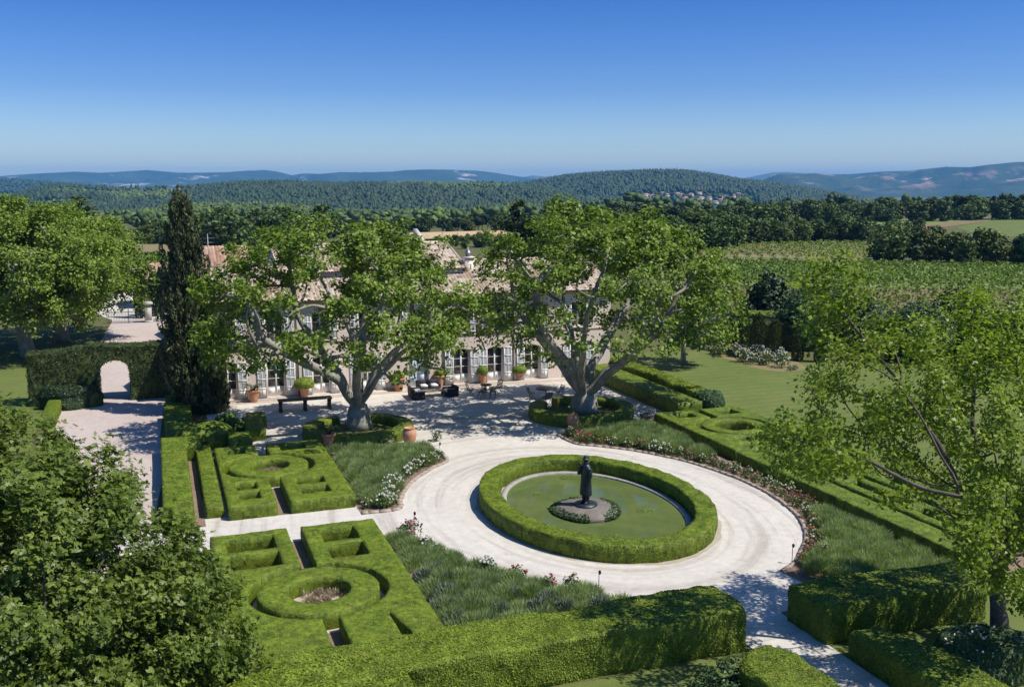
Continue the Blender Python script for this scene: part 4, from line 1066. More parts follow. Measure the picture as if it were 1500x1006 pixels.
tag(topiary('', '', (2.45, 58.9, 0), 1.42, 1.25, 1.35, None, dens=260).build('ball_topiary', M['hedge']), 'big rounded box ball between the drive hedges and the parterre', 'topiary')

# arch hedge across the drive
def arch_hedge():
    t = tag(bpy.data.objects.new('arch_hedge', None), 'tall dark clipped hedge with a rounded archway over the drive', 'hedge'); COL.objects.link(t)
    x0, x1, ya, yb, ht = -8.6, 1.6, 73.2, 75.2, 3.9
    ax0, ax1, spring = -4.15, -2.1, 2.0; axc, ar = (ax0 + ax1) / 2, (ax1 - ax0) / 2
    t.location = (axc, ya, 0); t['_base'] = (axc, ya, 0)
    xs = np.concatenate([np.linspace(x0, ax0, 26), np.linspace(ax0, ax1, 17)[1:], np.linspace(ax1, x1, 22)[1:]])
    def bottom(x): return spring + math.sqrt(max(0, ar * ar - (x - axc) ** 2)) * .9 if ax0 + 1e-6 < x < ax1 - 1e-6 else None
    V = []; Fc = []
    def wob(p): return np.array(p) + np.array((0, fbm(np.array([p]) * 1.7, 3)[0] * .16, fbm(np.array([p]) * 1.1 + 9, 3)[0] * .10 if p[2] > .3 else 0))
    def quadgrid(A):        # grid of points -> faces
        A = np.array(A); m, n, _ = A.shape; o = sum(len(v) for v in V); V.append(A.reshape(-1, 3))
        for i in range(m - 1):
            for j in range(n - 1): Fc.append((o + i * n + j, o + i * n + j + 1, o + (i + 1) * n + j + 1, o + (i + 1) * n + j))
    for face in (ya, yb):
        for seg in (xs[xs <= ax0 + 1e-6], xs[(xs >= ax0 - 1e-6) & (xs <= ax1 + 1e-6)], xs[xs >= ax1 - 1e-6]):
            g = []
            for x in seg:
                b0 = 0 if (seg[0] < ax0 - .1 or seg[-1] > ax1 + .1) else (bottom(x) or spring)
                top = ht + .12 * math.sin(x * .9) - (.25 if x < -5 else 0)
                g.append([wob((x, face, z)) for z in np.linspace(b0, top, 14)])
            quadgrid(g)
    quadgrid([[wob((x, y, ht + .12 * math.sin(x * .9) - (.25 if x < -5 else 0))) for y in np.linspace(ya, yb, 9)] for x in xs])
    quadgrid([[wob((x1, y, z)) for y in np.linspace(ya, yb, 8)] for z in np.linspace(0, ht, 12)]); quadgrid([[wob((x0, y, z)) for y in np.linspace(ya, yb, 8)] for z in np.linspace(0, ht - .25, 12)])
    inn = [(ax0, z) for z in np.linspace(0, spring, 8)] + [(axc - ar * math.cos(a), spring + ar * .9 * math.sin(a)) for a in np.linspace(.15, math.pi - .15, 12)] + [(ax1, z) for z in np.linspace(spring, 0, 8)]
    quadgrid([[wob((x, y, z)) for y in np.linspace(ya, yb, 8)] for x, z in inn])
    VV = np.concatenate(V); FF = np.array(Fc); b = MB(); b.add(VV, FF)
    A, B, C, D_ = (VV[FF[:, k]] for k in range(4)); nr = np.cross(C - A, D_ - B); arr = np.linalg.norm(nr, axis=1) * .5; nr = norm(nr)
    n = int(arr.sum() * 130); k = rng.choice(len(FF), n, p=arr / arr.sum()); s_, u_ = rng.random((n, 1)), rng.random((n, 1))
    P = (A[k] * (1 - s_) + B[k] * s_) * (1 - u_) + (D_[k] * (1 - s_) + C[k] * s_) * u_
    P += rng.normal(0, .04, P.shape); sz = .12 * rng.uniform(.6, 1.6, n); N = norm(nr[k] * rng.choice([-1, 1], (n, 1)) + rng.normal(0, .7, (n, 3)))
    b.cards(P, N, sz, sz * .55, rnd=np.clip(rng.normal(.5, .22, n), 0, 1), fold=.2)
    b.build('foliage', M['yew'], t, world=True)
arch_hedge()
hedge('loose_shrub', 'loose dark shrub with pale flowers left of the archway', s_ell(-6.0, 72.2, 1.9, .9), (-8, -4, 71.2, 73.2), 1.5, M['dark_leaf'], leaf=.14, dens=140, cat='shrub', lumps=.3, round_=.5)
hedge('loose_shrub', 'brighter green shrub at the left foot of the archway', s_ell(-4.6, 72.3, .75, .75), (-5.4, -3.8, 71.4, 73.1), 1.0, M['rose_leaf'], leaf=.12, dens=160, cat='shrub', lumps=.2, round_=.35)

# tall dark hedge and clipped columns along the right side of the lawn
hx0, hy0 = G(1040, 516); hx1, hy1 = G(1320, 522)
hedge('boundary_hedge', 'tall dark hedge behind the rose bed on the far side of the lawn', s_poly([(47.6, 79.5), (50.2, 77.0), (74, 64), (75, 66), (51.2, 79.5), (48.6, 81.5)]), (47, 76, 63.5, 82), 2.6, M['yew'], leaf=.16, dens=40, cell=.3, lumps=.05)
hedge('boundary_hedge', 'bright green hedge top behind the first dark columns', s_poly([(49.5, 82), (60, 76.5), (61, 78.4), (50.5, 84)]), (49, 62, 76, 84.5), 2.9, M['hedge_bright'], leaf=.16, dens=40, cell=.3, lumps=.05)
for (u, v, h_) in [(1062, 513, 3.3), (1087, 517, 4.2), (1109, 522, 3.7), (1134, 527, 3.4), (1168, 528, 3.3), (1201, 530, 3.5), (1235, 529, 3.0), (1271, 528, 3.1), (1308, 529, 3.0)]:
    x, y = G(u, v)
    cypress('clipped_cypress', 'slim clipped column cypress in the row before the tall dark hedge', (x, y, 0), h_, .62, M['yew'], 2200, .13, 'column cypresses by the lawn', .05, True)
for (u, v, h_, lb) in [(207, 466, 5.2, 'tall column cypress left of the stone gate pillar'), (229, 463, 5.0, 'tall column cypress right of the stone gate pillar'), (240, 458, 4.4, 'shorter column cypress nearest the huge cypress, by the gate')]:
    x, y = G(u, v); cypress('clipped_cypress', lb, (x, y, 0), h_, .75, M['dark_leaf'], 2600, .18, 'cypresses by the gate', .08, True)

# ------------------------------------------------------------------ garden ground
sheet('courtyard_gravel', [(2.6, 70.4), (2.6, 55.2), (1.0, 44.6), (-4, 44.6), (-4, 40.9), (1.0, 40.9), (8.2, 40.9), (8.2, 28.6), (17.7, 28.0), (17.7, 8.0), (20.2, 8.0), (20.2, 28.0), (29.0, 28.0), (29.0, 55.2), (31.4, 55.4), (31.4, 70.4)], .016, M['gravel'])
sheet('entry_drive', [(-7.6, 73.4), (-6.4, 66.0), (-5.2, 61.4), (-4.6, 52), (-4.6, 40), (-1.0, 40), (-.3, 52), (-.3, 62), (0.0, 70.5), (.3, 73.4), (.3, 100), (.6, 116.0), (0.2, 140), (-4.8, 140), (-4.9, 116.0), (-5.5, 100), (-5.0, 78), (-5, 74)], .012, M['gravel_pink'])
sheet('gate_road', [(.2, 118), (-4.8, 118), (-8, 128), (-6, 150), (3, 150), (2, 128)], .020, M['gravel'])
sheet('lawn', [(31.4, 71.5), (33.5, 70.8), (35.0, 56), (35.3, 28), (60, 28), (68, 60), (56, 68.5), (49.4, 70.9), (48.3, 75.0), (46.9, 78), (36, 80), (33.6, 80)], .014, M['lawn'])
sheet('side_lawn', [(-8.7, 76.5), (-6.5, 76.5), (-6.2, 110), (-34, 112), (-34, 60), (-7.4, 60), (-7.7, 73)], .010, M['lawn'])
sheet('fore_grass', [(2, 25.8), (17.6, 25.8), (17.6, 10), (-12, 10), (-12, 40), (-4.8, 40), (-1, 40), (-1, 26)], .012, M['lawn'])
sheet('shade_grass', [(20.2, 28), (20.2, 8), (48, 8), (60, 27.9), (28.4, 27.9)], .012, M['lawn'])
sheet('terrace_paving', [(2.3, 69.25), (34.0, 69.25), (34.0, 70.34), (2.3, 70.34)], .030, M['plaster_low'])
sheet('drive_soil', [(1.02, 44.2), (1.48, 44.2), (1.48, 55.4), (1.02, 55.4)], .034, M['soil'])
for nm, cx, cy, r in (('ring_mulch', 4.95, 51.0, 2.25), ('ring_mulch', 4.9, 34.1, 2.4)):
    sheet(nm, [(cx + r * math.cos(a), cy + r * math.sin(a)) for a in np.linspace(0, 6.28, 32, endpoint=False)], .040, M['straw'])
for (x0, x1, y0, y1) in ((2.55, 8.2, 44.65, 55.3), (1.55, 8.25, 29.3, 40.95), (29.3, 35.2, 28, 54.7)):
    sheet('parterre_soil', [(x0, y0), (x1, y0), (x1, y1), (x0, y1)], .028, M['soil'])
for cx, cy in ((11.0, 57.95), (25.68, 57.95)):
    sheet('tree_bed', [(cx + 2.75 * math.cos(a), cy + 2.6 * math.sin(a)) for a in np.linspace(0, 6.28, 30, endpoint=False)], .25, M['rough_grass'])
    b = MB(); 
edge_r = smooth_open([(22.32, 53.84), (22.55, 51.6), (23.75, 50.48), (25.05, 49.1), (26.19, 47.29), (26.93, 45.58), (27.5, 43.29), (27.73, 41.1), (27.55, 38.6), (26.94, 36.33), (25.95, 34.41), (24.9, 33.1), (23.5, 31.75), (22.4, 31.1)], 5)
bed_r = [tuple(p) for p in edge_r] + [(22.6, 29.9), (23.4, 27.6), (29.1, 27.6), (29.1, 54.2), (26, 54.6), (23.2, 54.4)]
edge_u = smooth_open([(14.37, 52.6), (14.56, 50.9), (13.4, 49.7), (12.6, 48.8), (11.7, 47.6), (10.95, 46.2), (10.4, 44.8), (10.05, 43.6), (8.3, 43.55)], 5)
bed_u = [tuple(p) for p in edge_u] + [(8.3, 54.2), (12, 54.1), (13.6, 53.6)]
edge_l = smooth_open([(8.6, 39.6), (9.2, 39.35), (9.95, 38.2), (10.6, 36.9), (11.3, 35.2), (12.0, 34.0), (13.0, 32.8), (14.2, 31.6), (15.6, 30.2), (16.4, 29.0)], 5)
bed_l = [tuple(p) for p in edge_l] + [(16.2, 28.2), (8.4, 28.2)]
for nm, P in (('lavender_bed', bed_r), ('lavender_bed', bed_u), ('lavender_bed', bed_l)): sheet(nm, P, .030, M['soil'])

def edging(P, label, w=.16, h=.13):
    """low row of edging stones following a bed"""
    P = np.array([tuple(p) for p in P]); b = MB(); acc = 0.0
    seg = np.linalg.norm(np.diff(P, axis=0), axis=1); L = np.concatenate([[0], np.cumsum(seg)]); s = 0.0
    while s < L[-1] - .1:
        e = min(L[-1], s + rng.uniform(.35, .6)); a_ = np.array([np.interp(s, L, P[:, k]) for k in (0, 1)]); c_ = np.array([np.interp(e - .03, L, P[:, k]) for k in (0, 1)])
        mid = (a_ + c_) / 2 + rng.normal(0, .012, 2); ang = math.atan2(*(c_ - a_)[::-1])
        b.obox((mid[0], mid[1], h / 2 - .02), (np.linalg.norm(c_ - a_) / 2, w / 2 * rng.uniform(.85, 1.15), h / 2 * rng.uniform(.8, 1.15)), ang); s = e
    tag(b.build('stone_edging', M['kerb']), label, 'edging')
edging(edge_r, 'curved brown stone edging along the rose bed right of the pond')
edging(edge_u, 'curved brown stone edging of the bed with white roses left of the pond', .26, .12)

# ------------------------------------------------------------------ pond
def ell(rx, ry, n=72): return [(PCX + rx * math.cos(a), PCY + ry * math.sin(a)) for a in np.arange(n) * 2 * math.pi / n]
def ellband(name, r0, r1, z0, z1, mat, label=None, cat=None):
    a = np.arange(96) * 2 * math.pi / 96; n = 96; b = MB(); V = []
    for (rx, ry), z in ((r1, z0), (r1, z1), (r0, z1), (r0, z0)): V.append(np.stack([PCX + rx * np.cos(a), PCY + ry * np.sin(a), np.full(n, z)], 1))
    i = np.arange(3)[:, None] * n; j = np.arange(n)[None]; k = (j + 1) % n
    b.add(np.concatenate(V), np.stack([i + j, i + k, i + n + k, i + n + j], -1).reshape(-1, 4)); return tag(b.build(name, mat), label, cat)
ellband('stone_coping', (3.78, 5.68), (4.06, 5.96), .02, .13, M['coping'], 'pale stone coping round the green pond, inside the oval hedge', 'coping')
sheet('water', ell(3.85, 5.75), .06, M['water'])
pa = np.linspace(0, 2 * math.pi, 160, endpoint=False); pj = .16 + .12 * vnoise(np.stack([pa * 9, pa * 0, pa * 0], 1)) + .06 * rng.random(160)
sheet('path_edge', [(PCX + (5.09 + q) * math.cos(t), PCY + (7.03 + q) * math.sin(t)) for t, q in zip(pa, pj)], .021, M['litter'])
# island with turf edge, and the statue
ix, iy = 18.15, 40.25
isl = thing('pond_island', 'small round island of gravelly soil with turf edge in the pond', 'island', (ix, iy, 0))
b = MB(); n = 40; a = np.arange(n) * 2 * math.pi / n
prof = [(1.42, -.02), (1.5, .10), (1.42, .24), (1.2, .30), (.7, .36), (.05, .40)]
V = []; 
for r_, z_ in prof: V.append(np.stack([r_ * np.cos(a) * 1.02 * (1 + .05 * np.sin(3 * a)), r_ * np.sin(a) * 1.12 * (1 + .04 * np.cos(2 * a)), np.full(n, z_)], 1))
i = np.arange(len(prof) - 1)[:, None] * n; j = np.arange(n)[None]; k = (j + 1) % n
b.add(np.concatenate(V), np.stack([i + j, i + k, i + n + k, i + n + j], -1).reshape(-1, 4)); b.build('soil', M['island'], isl, smooth=True)
m = 7000; aa = rng.uniform(0, 6.28, m); keep = (np.sin(aa * 2 + 2.5) + .8 * np.sin(aa * 5) > -.9); aa = aa[keep]; m = len(aa); rr = 1.56 - np.abs(rng.normal(0, .2, m))
P = np.stack([rr * np.cos(aa) * 1.02 * (1 + .05 * np.sin(3 * aa)), rr * np.sin(aa) * 1.12 * (1 + .04 * np.cos(2 * aa)), .12 + .22 * rng.random(m) * np.clip((1.6 - rr) * 3, .2, 1)], 1)
b = MB(); b.cards(P, norm(rng.normal(0, .6, (m, 3)) + (0, 0, .6)), rng.uniform(.08, .2, m), rng.uniform(.04, .09, m)); b.build('turf', M['olive_leaf'], isl)

st = thing('bronze_statue', 'dark bronze statue of a man in a long overcoat and hat on the pond island', 'statue', (ix - .03, iy + .02, .34), rot=0.0)
b = MB(); b.lathe([(.02, .0), (.52, .0), (.55, .05), (.52, .12), (.02, .13)], n=28); b.build('plinth', M['bronze'], st)
b = MB()
def loft(b, rings, n=20):
    V = []; a = np.arange(n) * 2 * math.pi / n
    for (cx, cy, z, rx, ry) in rings: V.append(np.stack([cx + rx * np.cos(a), cy + ry * np.sin(a), np.full(n, z)], 1))
    i = np.arange(len(rings) - 1)[:, None] * n; j = np.arange(n)[None]; k = (j + 1) % n; o = b.n
    b.add(np.concatenate(V), np.stack([i + j, i + k, i + n + k, i + n + j], -1).reshape(-1, 4))
    b.f.append(np.array([list(range(n))[::-1]]) + o); b.r.append(np.full(1, .5)); b.f.append(np.array([list(range(n))]) + o + (len(rings) - 1) * n); b.r.append(np.full(1, .5))
# coat: hem, hips, waist, chest, sloping shoulders, turned up collar
loft(b, [(0, 0, .52, .30, .24), (0, 0, .56, .315, .255), (0, 0, .9, .29, .235), (0, 0, 1.2, .27, .215), (0, 0, 1.45, .27, .205), (0, 0, 1.68, .285, .20), (0, 0, 1.82, .275, .185), (0, .0, 1.92, .21, .16), (0, .0, 1.98, .13, .135), (0, -.01, 2.06, .125, .14)])
for sx in (-1, 1):
    loft(b, [(sx * .12, 0, .10, .075, .085), (sx * .12, 0, .3, .08, .09), (sx * .12, 0, .62, .11, .12)], 12)                                     # trouser legs
    loft(b, [(sx * .125, -.07, .12, .075, .17), (sx * .125, -.07, .18, .07, .15), (sx * .12, -.03, .24, .06, .09)], 12)                            # shoes
b.tube([(.26, 0, 1.80), (.325, -.02, 1.5), (.30, -.10, 1.22), (.26, -.17, 1.10)], [.095, .09, .08, .06], 10)                                     # arm with hand in pocket
b.tube([(-.26, 0, 1.80), (-.325, -.06, 1.52), (-.27, -.20, 1.52), (-.16, -.25, 1.78), (-.10, -.24, 1.92)], [.095, .09, .085, .07, .05], 10)          # arm raised to the chin
loft(b, [(0, -.02, 2.0, .08, .09), (0, -.03, 2.08, .10, .12), (0, -.03, 2.16, .105, .13), (0, -.02, 2.24, .105, .125), (0, -.01, 2.28, .09, .10)])   # head
b.tube([(0, -.14, 2.16), (0, -.175, 2.12)], [.018, .024], 6)                                                                                      # nose
loft(b, [(0, -.02, 2.215, .15, .175), (0, -.02, 2.24, .185, .21), (0, -.02, 2.262, .12, .15), (0, -.01, 2.36, .105, .125), (0, -.01, 2.39, .06, .085)])   # hat
fig = b.build('figure', M['bronze'], st, smooth=True)
rm = fig.modifiers.new('fuse', 'REMESH'); rm.mode = 'VOXEL'; rm.voxel_size = .018; rm.use_smooth_shade = True
b = MB(); b.tube([(-.03, -.235, 2.07), (-.05, -.30, 2.05)], [.008, .008], 6); b.lathe([(.012, 0), (.022, .01), (.02, .05), (.012, .05)], (-.05, -.30, 2.04), 8); b.build('pipe', M['terracotta'], st)
st.rotation_euler = (0, 0, R(-70))
# floating weed on the water
for (u, v, s_, lb) in [(831, 701, .32, 'yellowish patch of weed floating near the far rim'), (786, 725, .2, 'small dark weed patch floating left of the island'), (945, 750, .30, 'weed patch floating right of the island'), (897, 789, .36, 'weed patch floating near the front rim')]:
    x, y = G(u, v); m = 70; aa = rng.uniform(0, 6.28, m); rr = s_ * np.sqrt(rng.random(m)); b = MB()
    b.cards(np.stack([x + rr * np.cos(aa) * 1.4, y + rr * np.sin(aa), np.full(m, .066) + rng.uniform(0, .012, m)], 1), norm(rng.normal(0, .12, (m, 3)) + (0, 0, 1)), .12, .07)
    tag(b.build('water_weed', M['vine']), lb, 'water weed', 'weed on the pond')

# ------------------------------------------------------------------ lavender, sage and roses
def in_poly(P, X, Y): return s_poly(P)(X, Y)
def sample_in(P, n, inset=.0, jitter=None):
    P = np.array([tuple(p) for p in P]); lo, hi = P.min(0), P.max(0); out = []
    while sum(len(o) for o in out) < n:
        q = rng.uniform(lo, hi, (n * 2, 2)); q = q[in_poly(P, q[:, 0], q[:, 1]) < -inset]; out.append(q)
    return np.concatenate(out)[:n]
def spaced(P, n, dmin, inset):
    q = sample_in(P, n * 8, inset); keep = []
    for p in q:
        if all((p[0] - k[0]) ** 2 + (p[1] - k[1]) ** 2 > dmin * dmin for k in keep): keep.append(p)
        if len(keep) >= n: break
    return np.array(keep)
def blades(C, r, h, n, L, W):
    """soft tufts of upright stems fanning out of each clump"""
    k = len(C); c = np.repeat(C, n, 0); m = len(c); a = rng.uniform(0, 6.28, m); q = np.sqrt(rng.random(m)); rr = np.repeat(r, n) * q
    hh = np.repeat(h, n) * np.sqrt(np.clip(1 - (q * .92) ** 2, .05, 1)) * rng.uniform(.55, 1.0, m)
    P = np.stack([c[:, 0] + np.cos(a) * rr, c[:, 1] + np.sin(a) * rr, hh], 1)
    al = norm(np.stack([np.cos(a) * q * 1.0, np.sin(a) * q * 1.0, np.full(m, .95)], 1) + rng.normal(0, .16, (m, 3)))
    N = norm(np.cross(al, norm(rng.normal(size=(m, 3)))))
    return P, N, al, L * rng.uniform(.6, 1.3, m), W * rng.uniform(.7, 1.3, m)
def lavender(P, n, dmin, label, hs=(.55, .8), n_b=520, inset=.9, extra_sage=0):
    C = spaced(P, n, dmin, inset); b = MB(); r = rng.uniform(.5, .75, len(C)); h = rng.uniform(*hs, len(C))
    Q, N, al, L, W = blades(C, r, h, int(n_b * 2.2), .40, .02); tint = np.repeat(rng.uniform(.25, .75, len(C)), int(n_b * 2.2)) + rng.normal(0, .10, len(Q))
    b.cards(Q, N, L, W, along=al, rnd=np.clip(tint, 0, 1)); tag(b.build('lavender', M['lavender']), label, 'lavender', kind='stuff'); return C
for cx_, cy_, r_, lb in ((4.95, 51.0, 1.0, 'dry straw coloured stalks inside the ring of the upper parterre'), (4.9, 34.1, 1.1, 'dry straw coloured stalks inside the ring of the lower parterre')):
    q = np.sqrt(rng.random(46)) * r_; a_ = rng.uniform(0, 6.28, 46); C = np.stack([cx_ + q * np.cos(a_), cy_ + q * np.sin(a_)], 1)
    Q, N, al, L, W = blades(C, np.full(46, .16), np.full(46, .26), 60, .22, .02); b = MB(); b.cards(Q, N, L, W, along=al); tag(b.build('dry_stalks', M['straw_blade']), lb, 'dry plants', kind='stuff')
lavender(bed_r, 150, .62, 'soft green mass of lavender between rose border and long hedge', n_b=560, inset=.95)
lavender(bed_u, 60, .62, 'soft green mass of lavender beside the white roses', inset=.6)
Cl = lavender(bed_l, 62, .66, 'green lavender mass beside the lower parterre', hs=(.45, .7), inset=.3)
C = spaced([(8.6, 38), (11, 33.5), (14.5, 30), (14.8, 28.6), (8.6, 28.6)], 26, .85, .25)
for k, c in enumerate(C):
    b = MB(); r_ = rng.uniform(.4, .62); Q, N, al, L, W = blades(np.array([[0, 0]]), np.array([r_]), np.array([rng.uniform(.5, .75)]), 620, .26, .04)
    b.cards(Q, N, L, W, along=al, rnd=np.clip(rng.normal(.5, .25, len(Q)), 0, 1))
    o = b.build('sage_bush', M['sage'], origin=(0, 0, 0)); o.location = (c[0], c[1], 0); tag(o, 'low grey sage clump among lavender beside the lower parterre', 'sage', 'grey sage clumps')

def rose(mats, h, r, nl=170, nf=14, fs=.11):
    t = thing('rose_bush', None, None)
    b = MB(); m = nl; d = norm(rng.normal(size=(m, 3))); d[:, 2] = np.abs(d[:, 2]); q = rng.uniform(.4, 1, (m, 1)) ** .5
    P = d * q * (r, r, h * .8) + (0, 0, h * .18); sz = rng.uniform(.06, .14, m); b.cards(P, norm(d + rng.normal(0, .6, (m, 3))), sz, sz * .7, fold=.2); 
    for k in range(5):
        a = k * 1.26; b.tube([(0, 0, 0), (math.cos(a) * r * .4, math.sin(a) * r * .4, h * .6)], .012, 4)
    b.build('foliage', M['rose_leaf'], t)
    b = MB(); d = norm(rng.normal(size=(nf, 3))); d[:, 2] = np.abs(d[:, 2]) + .25; P = norm(d) * (r * 1.02, r * 1.02, h * .86) + (0, 0, h * .2)
    for p in P:
        m = 9; e = norm(rng.normal(size=(m, 3)) + (0, 0, .4)); s_ = fs * rng.uniform(.6, 1.2); b.cards(p + e * s_ * .35, e, s_ * .8, s_ * .7, fold=.3)
    b.build('blossoms', mats, t)
    return t
ROSE = {}
for key, mt, nf in (('white', 'white_petal', 22), ('pink', 'pink_petal', 12), ('red', 'red_petal', 10), ('coral', 'coral_petal', 11), ('cream', 'cream_petal', 12)):
    ROSE[key] = [rose(M[mt], rng.uniform(.5, .72), rng.uniform(.3, .42), nf=nf) for _ in range(3)]
used = set()
def plant(key, x, y, label, group, sc=1.0):
    k = int(rng.integers(0, 3)); o = ROSE[key][k]
    if (key, k) not in used: used.add((key, k))
    else: o = copy_tree(o)
    o.location = (x, y, .02); o.rotation_euler = (0, 0, rng.uniform(0, 6.28)); s_ = sc * rng.uniform(.8, 1.2); o.scale = (s_, s_, s_)
    tag(o, label, 'rose', group)
def along(P, s):
    P = np.array([tuple(p) for p in P]); L = np.concatenate([[0], np.cumsum(np.linalg.norm(np.diff(P, axis=0), axis=1))]); q = s * L[-1]
    p = np.array([np.interp(q, L, P[:, k]) for k in (0, 1)]); e = np.array([np.interp(min(q + .1, L[-1]), L, P[:, k]) for k in (0, 1)]) - np.array([np.interp(max(0, q - .1), L, P[:, k]) for k in (0, 1)]); e /= np.linalg.norm(e) + 1e-9
    return p, np.array((-e[1], e[0]))
lw = 'white rose bush along the stone edging left of the pond'
for s_ in np.linspace(.06, .97, 17):
    p, nv = along(edge_u, s_); c = np.array((10.5, 49.5)); nv = nv if nv @ (c - p) > 0 else -nv; q = p + nv * rng.uniform(.4, .75)
    plant('white' if .12 < s_ < .93 else 'cream', q[0], q[1], lw if .12 < s_ < .93 else 'cream rose bush at an end of the white rose row', 'white roses left of the pond', 1.05)
seq = ['cream', 'pink', 'coral', 'red', 'coral', 'cream', 'cream', 'coral', 'white', 'white', 'cream', 'pink', 'cream', 'pink', 'cream', 'cream', 'pink', 'coral', 'cream', 'cream', 'coral', 'pink', 'red', 'cream', 'cream', 'coral', 'cream', 'coral', 'cream', 'pink', 'pink', 'red']
for i, key in enumerate(seq):
    for row in (0, 1):
        s_ = .02 + .96 * (i + .5 * row) / len(seq); p, nv = along(edge_r, s_); c = np.array((27.5, 42.0) if p[1] < 47 else (28, 53)); 
        if nv @ (np.array((28.6, p[1] + 1.5)) - p) < 0: nv = -nv
        q = p + nv * (.42 + .5 * row + rng.uniform(-.1, .1)); k2 = key if row == 0 else str(rng.choice([key, 'cream', 'pink']))
        plant(k2, q[0], q[1], '%s rose bush in the border between drive and lavender' % {'white': 'white flowering', 'pink': 'pink flowering', 'red': 'red flowering', 'coral': 'coral flowering', 'cream': 'cream flowering'}[k2], 'roses along the curved drive', .85)
for (u, v, k2, lb) in [(604, 786, 'red', 'tall red flowering rose bush at the tip of the lower lavender bed'), (595, 790, 'pink', 'pink rose bush beside the tall red one at the tip of the lower bed'), (625, 808, 'white', 'white rose bush behind the tall red one, lower lavender bed'), (640, 814, 'white', 'second white rose bush from the tip of the lower lavender bed'), (715, 843, 'white', 'single white rose bush midway along the lower lavender bed'), (757, 853, 'coral', 'sparse coral rose bush midway along the lower lavender bed'), (805, 866, 'pink', 'low pink rose bush near the foreground hedge'), (838, 872, 'cream', 'cream rose bush nearest the foreground hedge'),
                       (640, 646, 'white', 'white rose bush at the top of the bed near the big jar'), (568, 655, 'cream', 'cream rose bush by the left tree ring')]:
    x, y = G(u, v); plant(k2, x, y, lb, 'single roses round the drive', 1.1)
# rose bed beyond the lawn
for k in range(26):
    u = rng.uniform(1040, 1150); v = 513 + (u - 1040) * .20 + rng.normal(0, 5); x, y = G(u, v); k2 = 'white' if u > 1085 and rng.random() < .7 else 'cream'
    plant(k2, x, y, 'pale %s rose bush in the dry bed beyond the lawn' % k2, 'roses beyond the lawn', 1.5)
sheet('rose_bed', smooth_closed(pxpoly([(1030, 509), (1062, 508), (1110, 517), (1160, 528), (1180, 540), (1150, 545), (1110, 540), (1075, 529), (1045, 520)]), 5), .022, M['dry'])
for k in range(22):
    u = rng.uniform(1040, 1165); x, y = G(u, 512 + (u - 1040) * .22 + rng.normal(0, 4)); plant(str(rng.choice(['cream', 'white'])), x, y, 'low pale flowering bush in the dry bed beyond the lawn', 'roses beyond the lawn', .9)
for L_ in ROSE.values():
    for o in L_:
        if 'label' not in o:
            for ch in list(o.children): bpy.data.objects.remove(ch)
            bpy.data.objects.remove(o)

# ------------------------------------------------------------------ the house
FY = 70.35
HX0, HX1 = 2.35, 33.6
house = thing('country_house', 'long two storey pinkish country house with white shutters and tiled roofs behind the plane trees', 'house', (18, FY, 0))
BAYS = [4.3, 7.6, 10.8, 14.15, 17.97, 21.3, 23.98, 27.0, 30.85]
GW, UW = 1.26, 1.16
ZS, ZT = 2.66, .17       # spring of the arched doors, rise
def facade():
    b = MB(); top = 6.9; V = []
    xb = [HX0]
    for x in BAYS:
        g = (1.55 if abs(x - 17.97) < .1 else GW) / 2
        xb += [x - g, x - UW / 2, x + UW / 2, x + g]
    xb.append(HX1); zb = [0, .12, ZS, ZS + ZT, 4.02, 5.98, top]
    def opening(xm, zm):
        for x in BAYS:
            g = (1.55 if abs(x - 17.97) < .1 else GW) / 2
            if abs(xm - x) < g and .12 < zm < ZS + ZT: return True
            if abs(xm - x) < UW / 2 and 4.02 < zm < 5.98: return True
        return False
    for i in range(len(xb) - 1):
        for j in range(len(zb) - 1):
            if not opening((xb[i] + xb[i + 1]) / 2, (zb[j] + zb[j + 1]) / 2):
                b.add([(xb[i], FY, zb[j]), (xb[i + 1], FY, zb[j]), (xb[i + 1], FY, zb[j + 1]), (xb[i], FY, zb[j + 1])], [(0, 1, 2, 3)])
    D = .34
    for x in BAYS:
        g = (1.55 if abs(x - 17.97) < .1 else GW) / 2
        a = np.linspace(-1, 1, 11); zs = ZS + ZT * (1 - a * a)
        for k in range(10):
            xa, xc = x + g * a[k], x + g * a[k + 1]
            b.add([(xa, FY, zs[k]), (xc, FY, zs[k + 1]), (xc, FY, ZS + ZT), (xa, FY, ZS + ZT)], [(0, 1, 2, 3)])
            b.add([(xa, FY, zs[k]), (xa, FY + D, zs[k]), (xc, FY + D, zs[k + 1]), (xc, FY, zs[k + 1])], [(0, 1, 2, 3)])
        for sx in (-1, 1):
            b.add([(x + sx * g, FY, .12), (x + sx * g, FY + D, .12), (x + sx * g, FY + D, ZS), (x + sx * g, FY, ZS)], [(0, 1, 2, 3)])
            w = UW / 2
            b.add([(x + sx * w, FY, 4.02), (x + sx * w, FY + D, 4.02), (x + sx * w, FY + D, 5.98), (x + sx * w, FY, 5.98)], [(0, 1, 2, 3)])
        for (w, z) in ((g, .12), (UW / 2, 4.02), (UW / 2, 5.98)):
            b.add([(x - w, FY, z), (x + w, FY, z), (x + w, FY + D, z), (x - w, FY + D, z)], [(0, 1, 2, 3)])
    # returns and back
    b.add([(HX0, FY, 0), (HX0, 80, 0), (HX0, 80, top), (HX0, FY, top)], [(0, 1, 2, 3)]); b.add([(HX1, FY, 0), (HX1, 80, 0), (HX1, 80, top), (HX1, FY, top)], [(0, 1, 2, 3)])
    b.add([(HX0, 80, 0), (HX1, 80, 0), (HX1, 80, top), (HX0, 80, top)], [(0, 1, 2, 3)])
    for x in (HX0, HX1): b.add([(x, FY, top), (x, 80, top), (x, 75.2, 8.72)], [(0, 1, 2)])
    b.build('wall', M['plaster'], house, world=True)
facade()
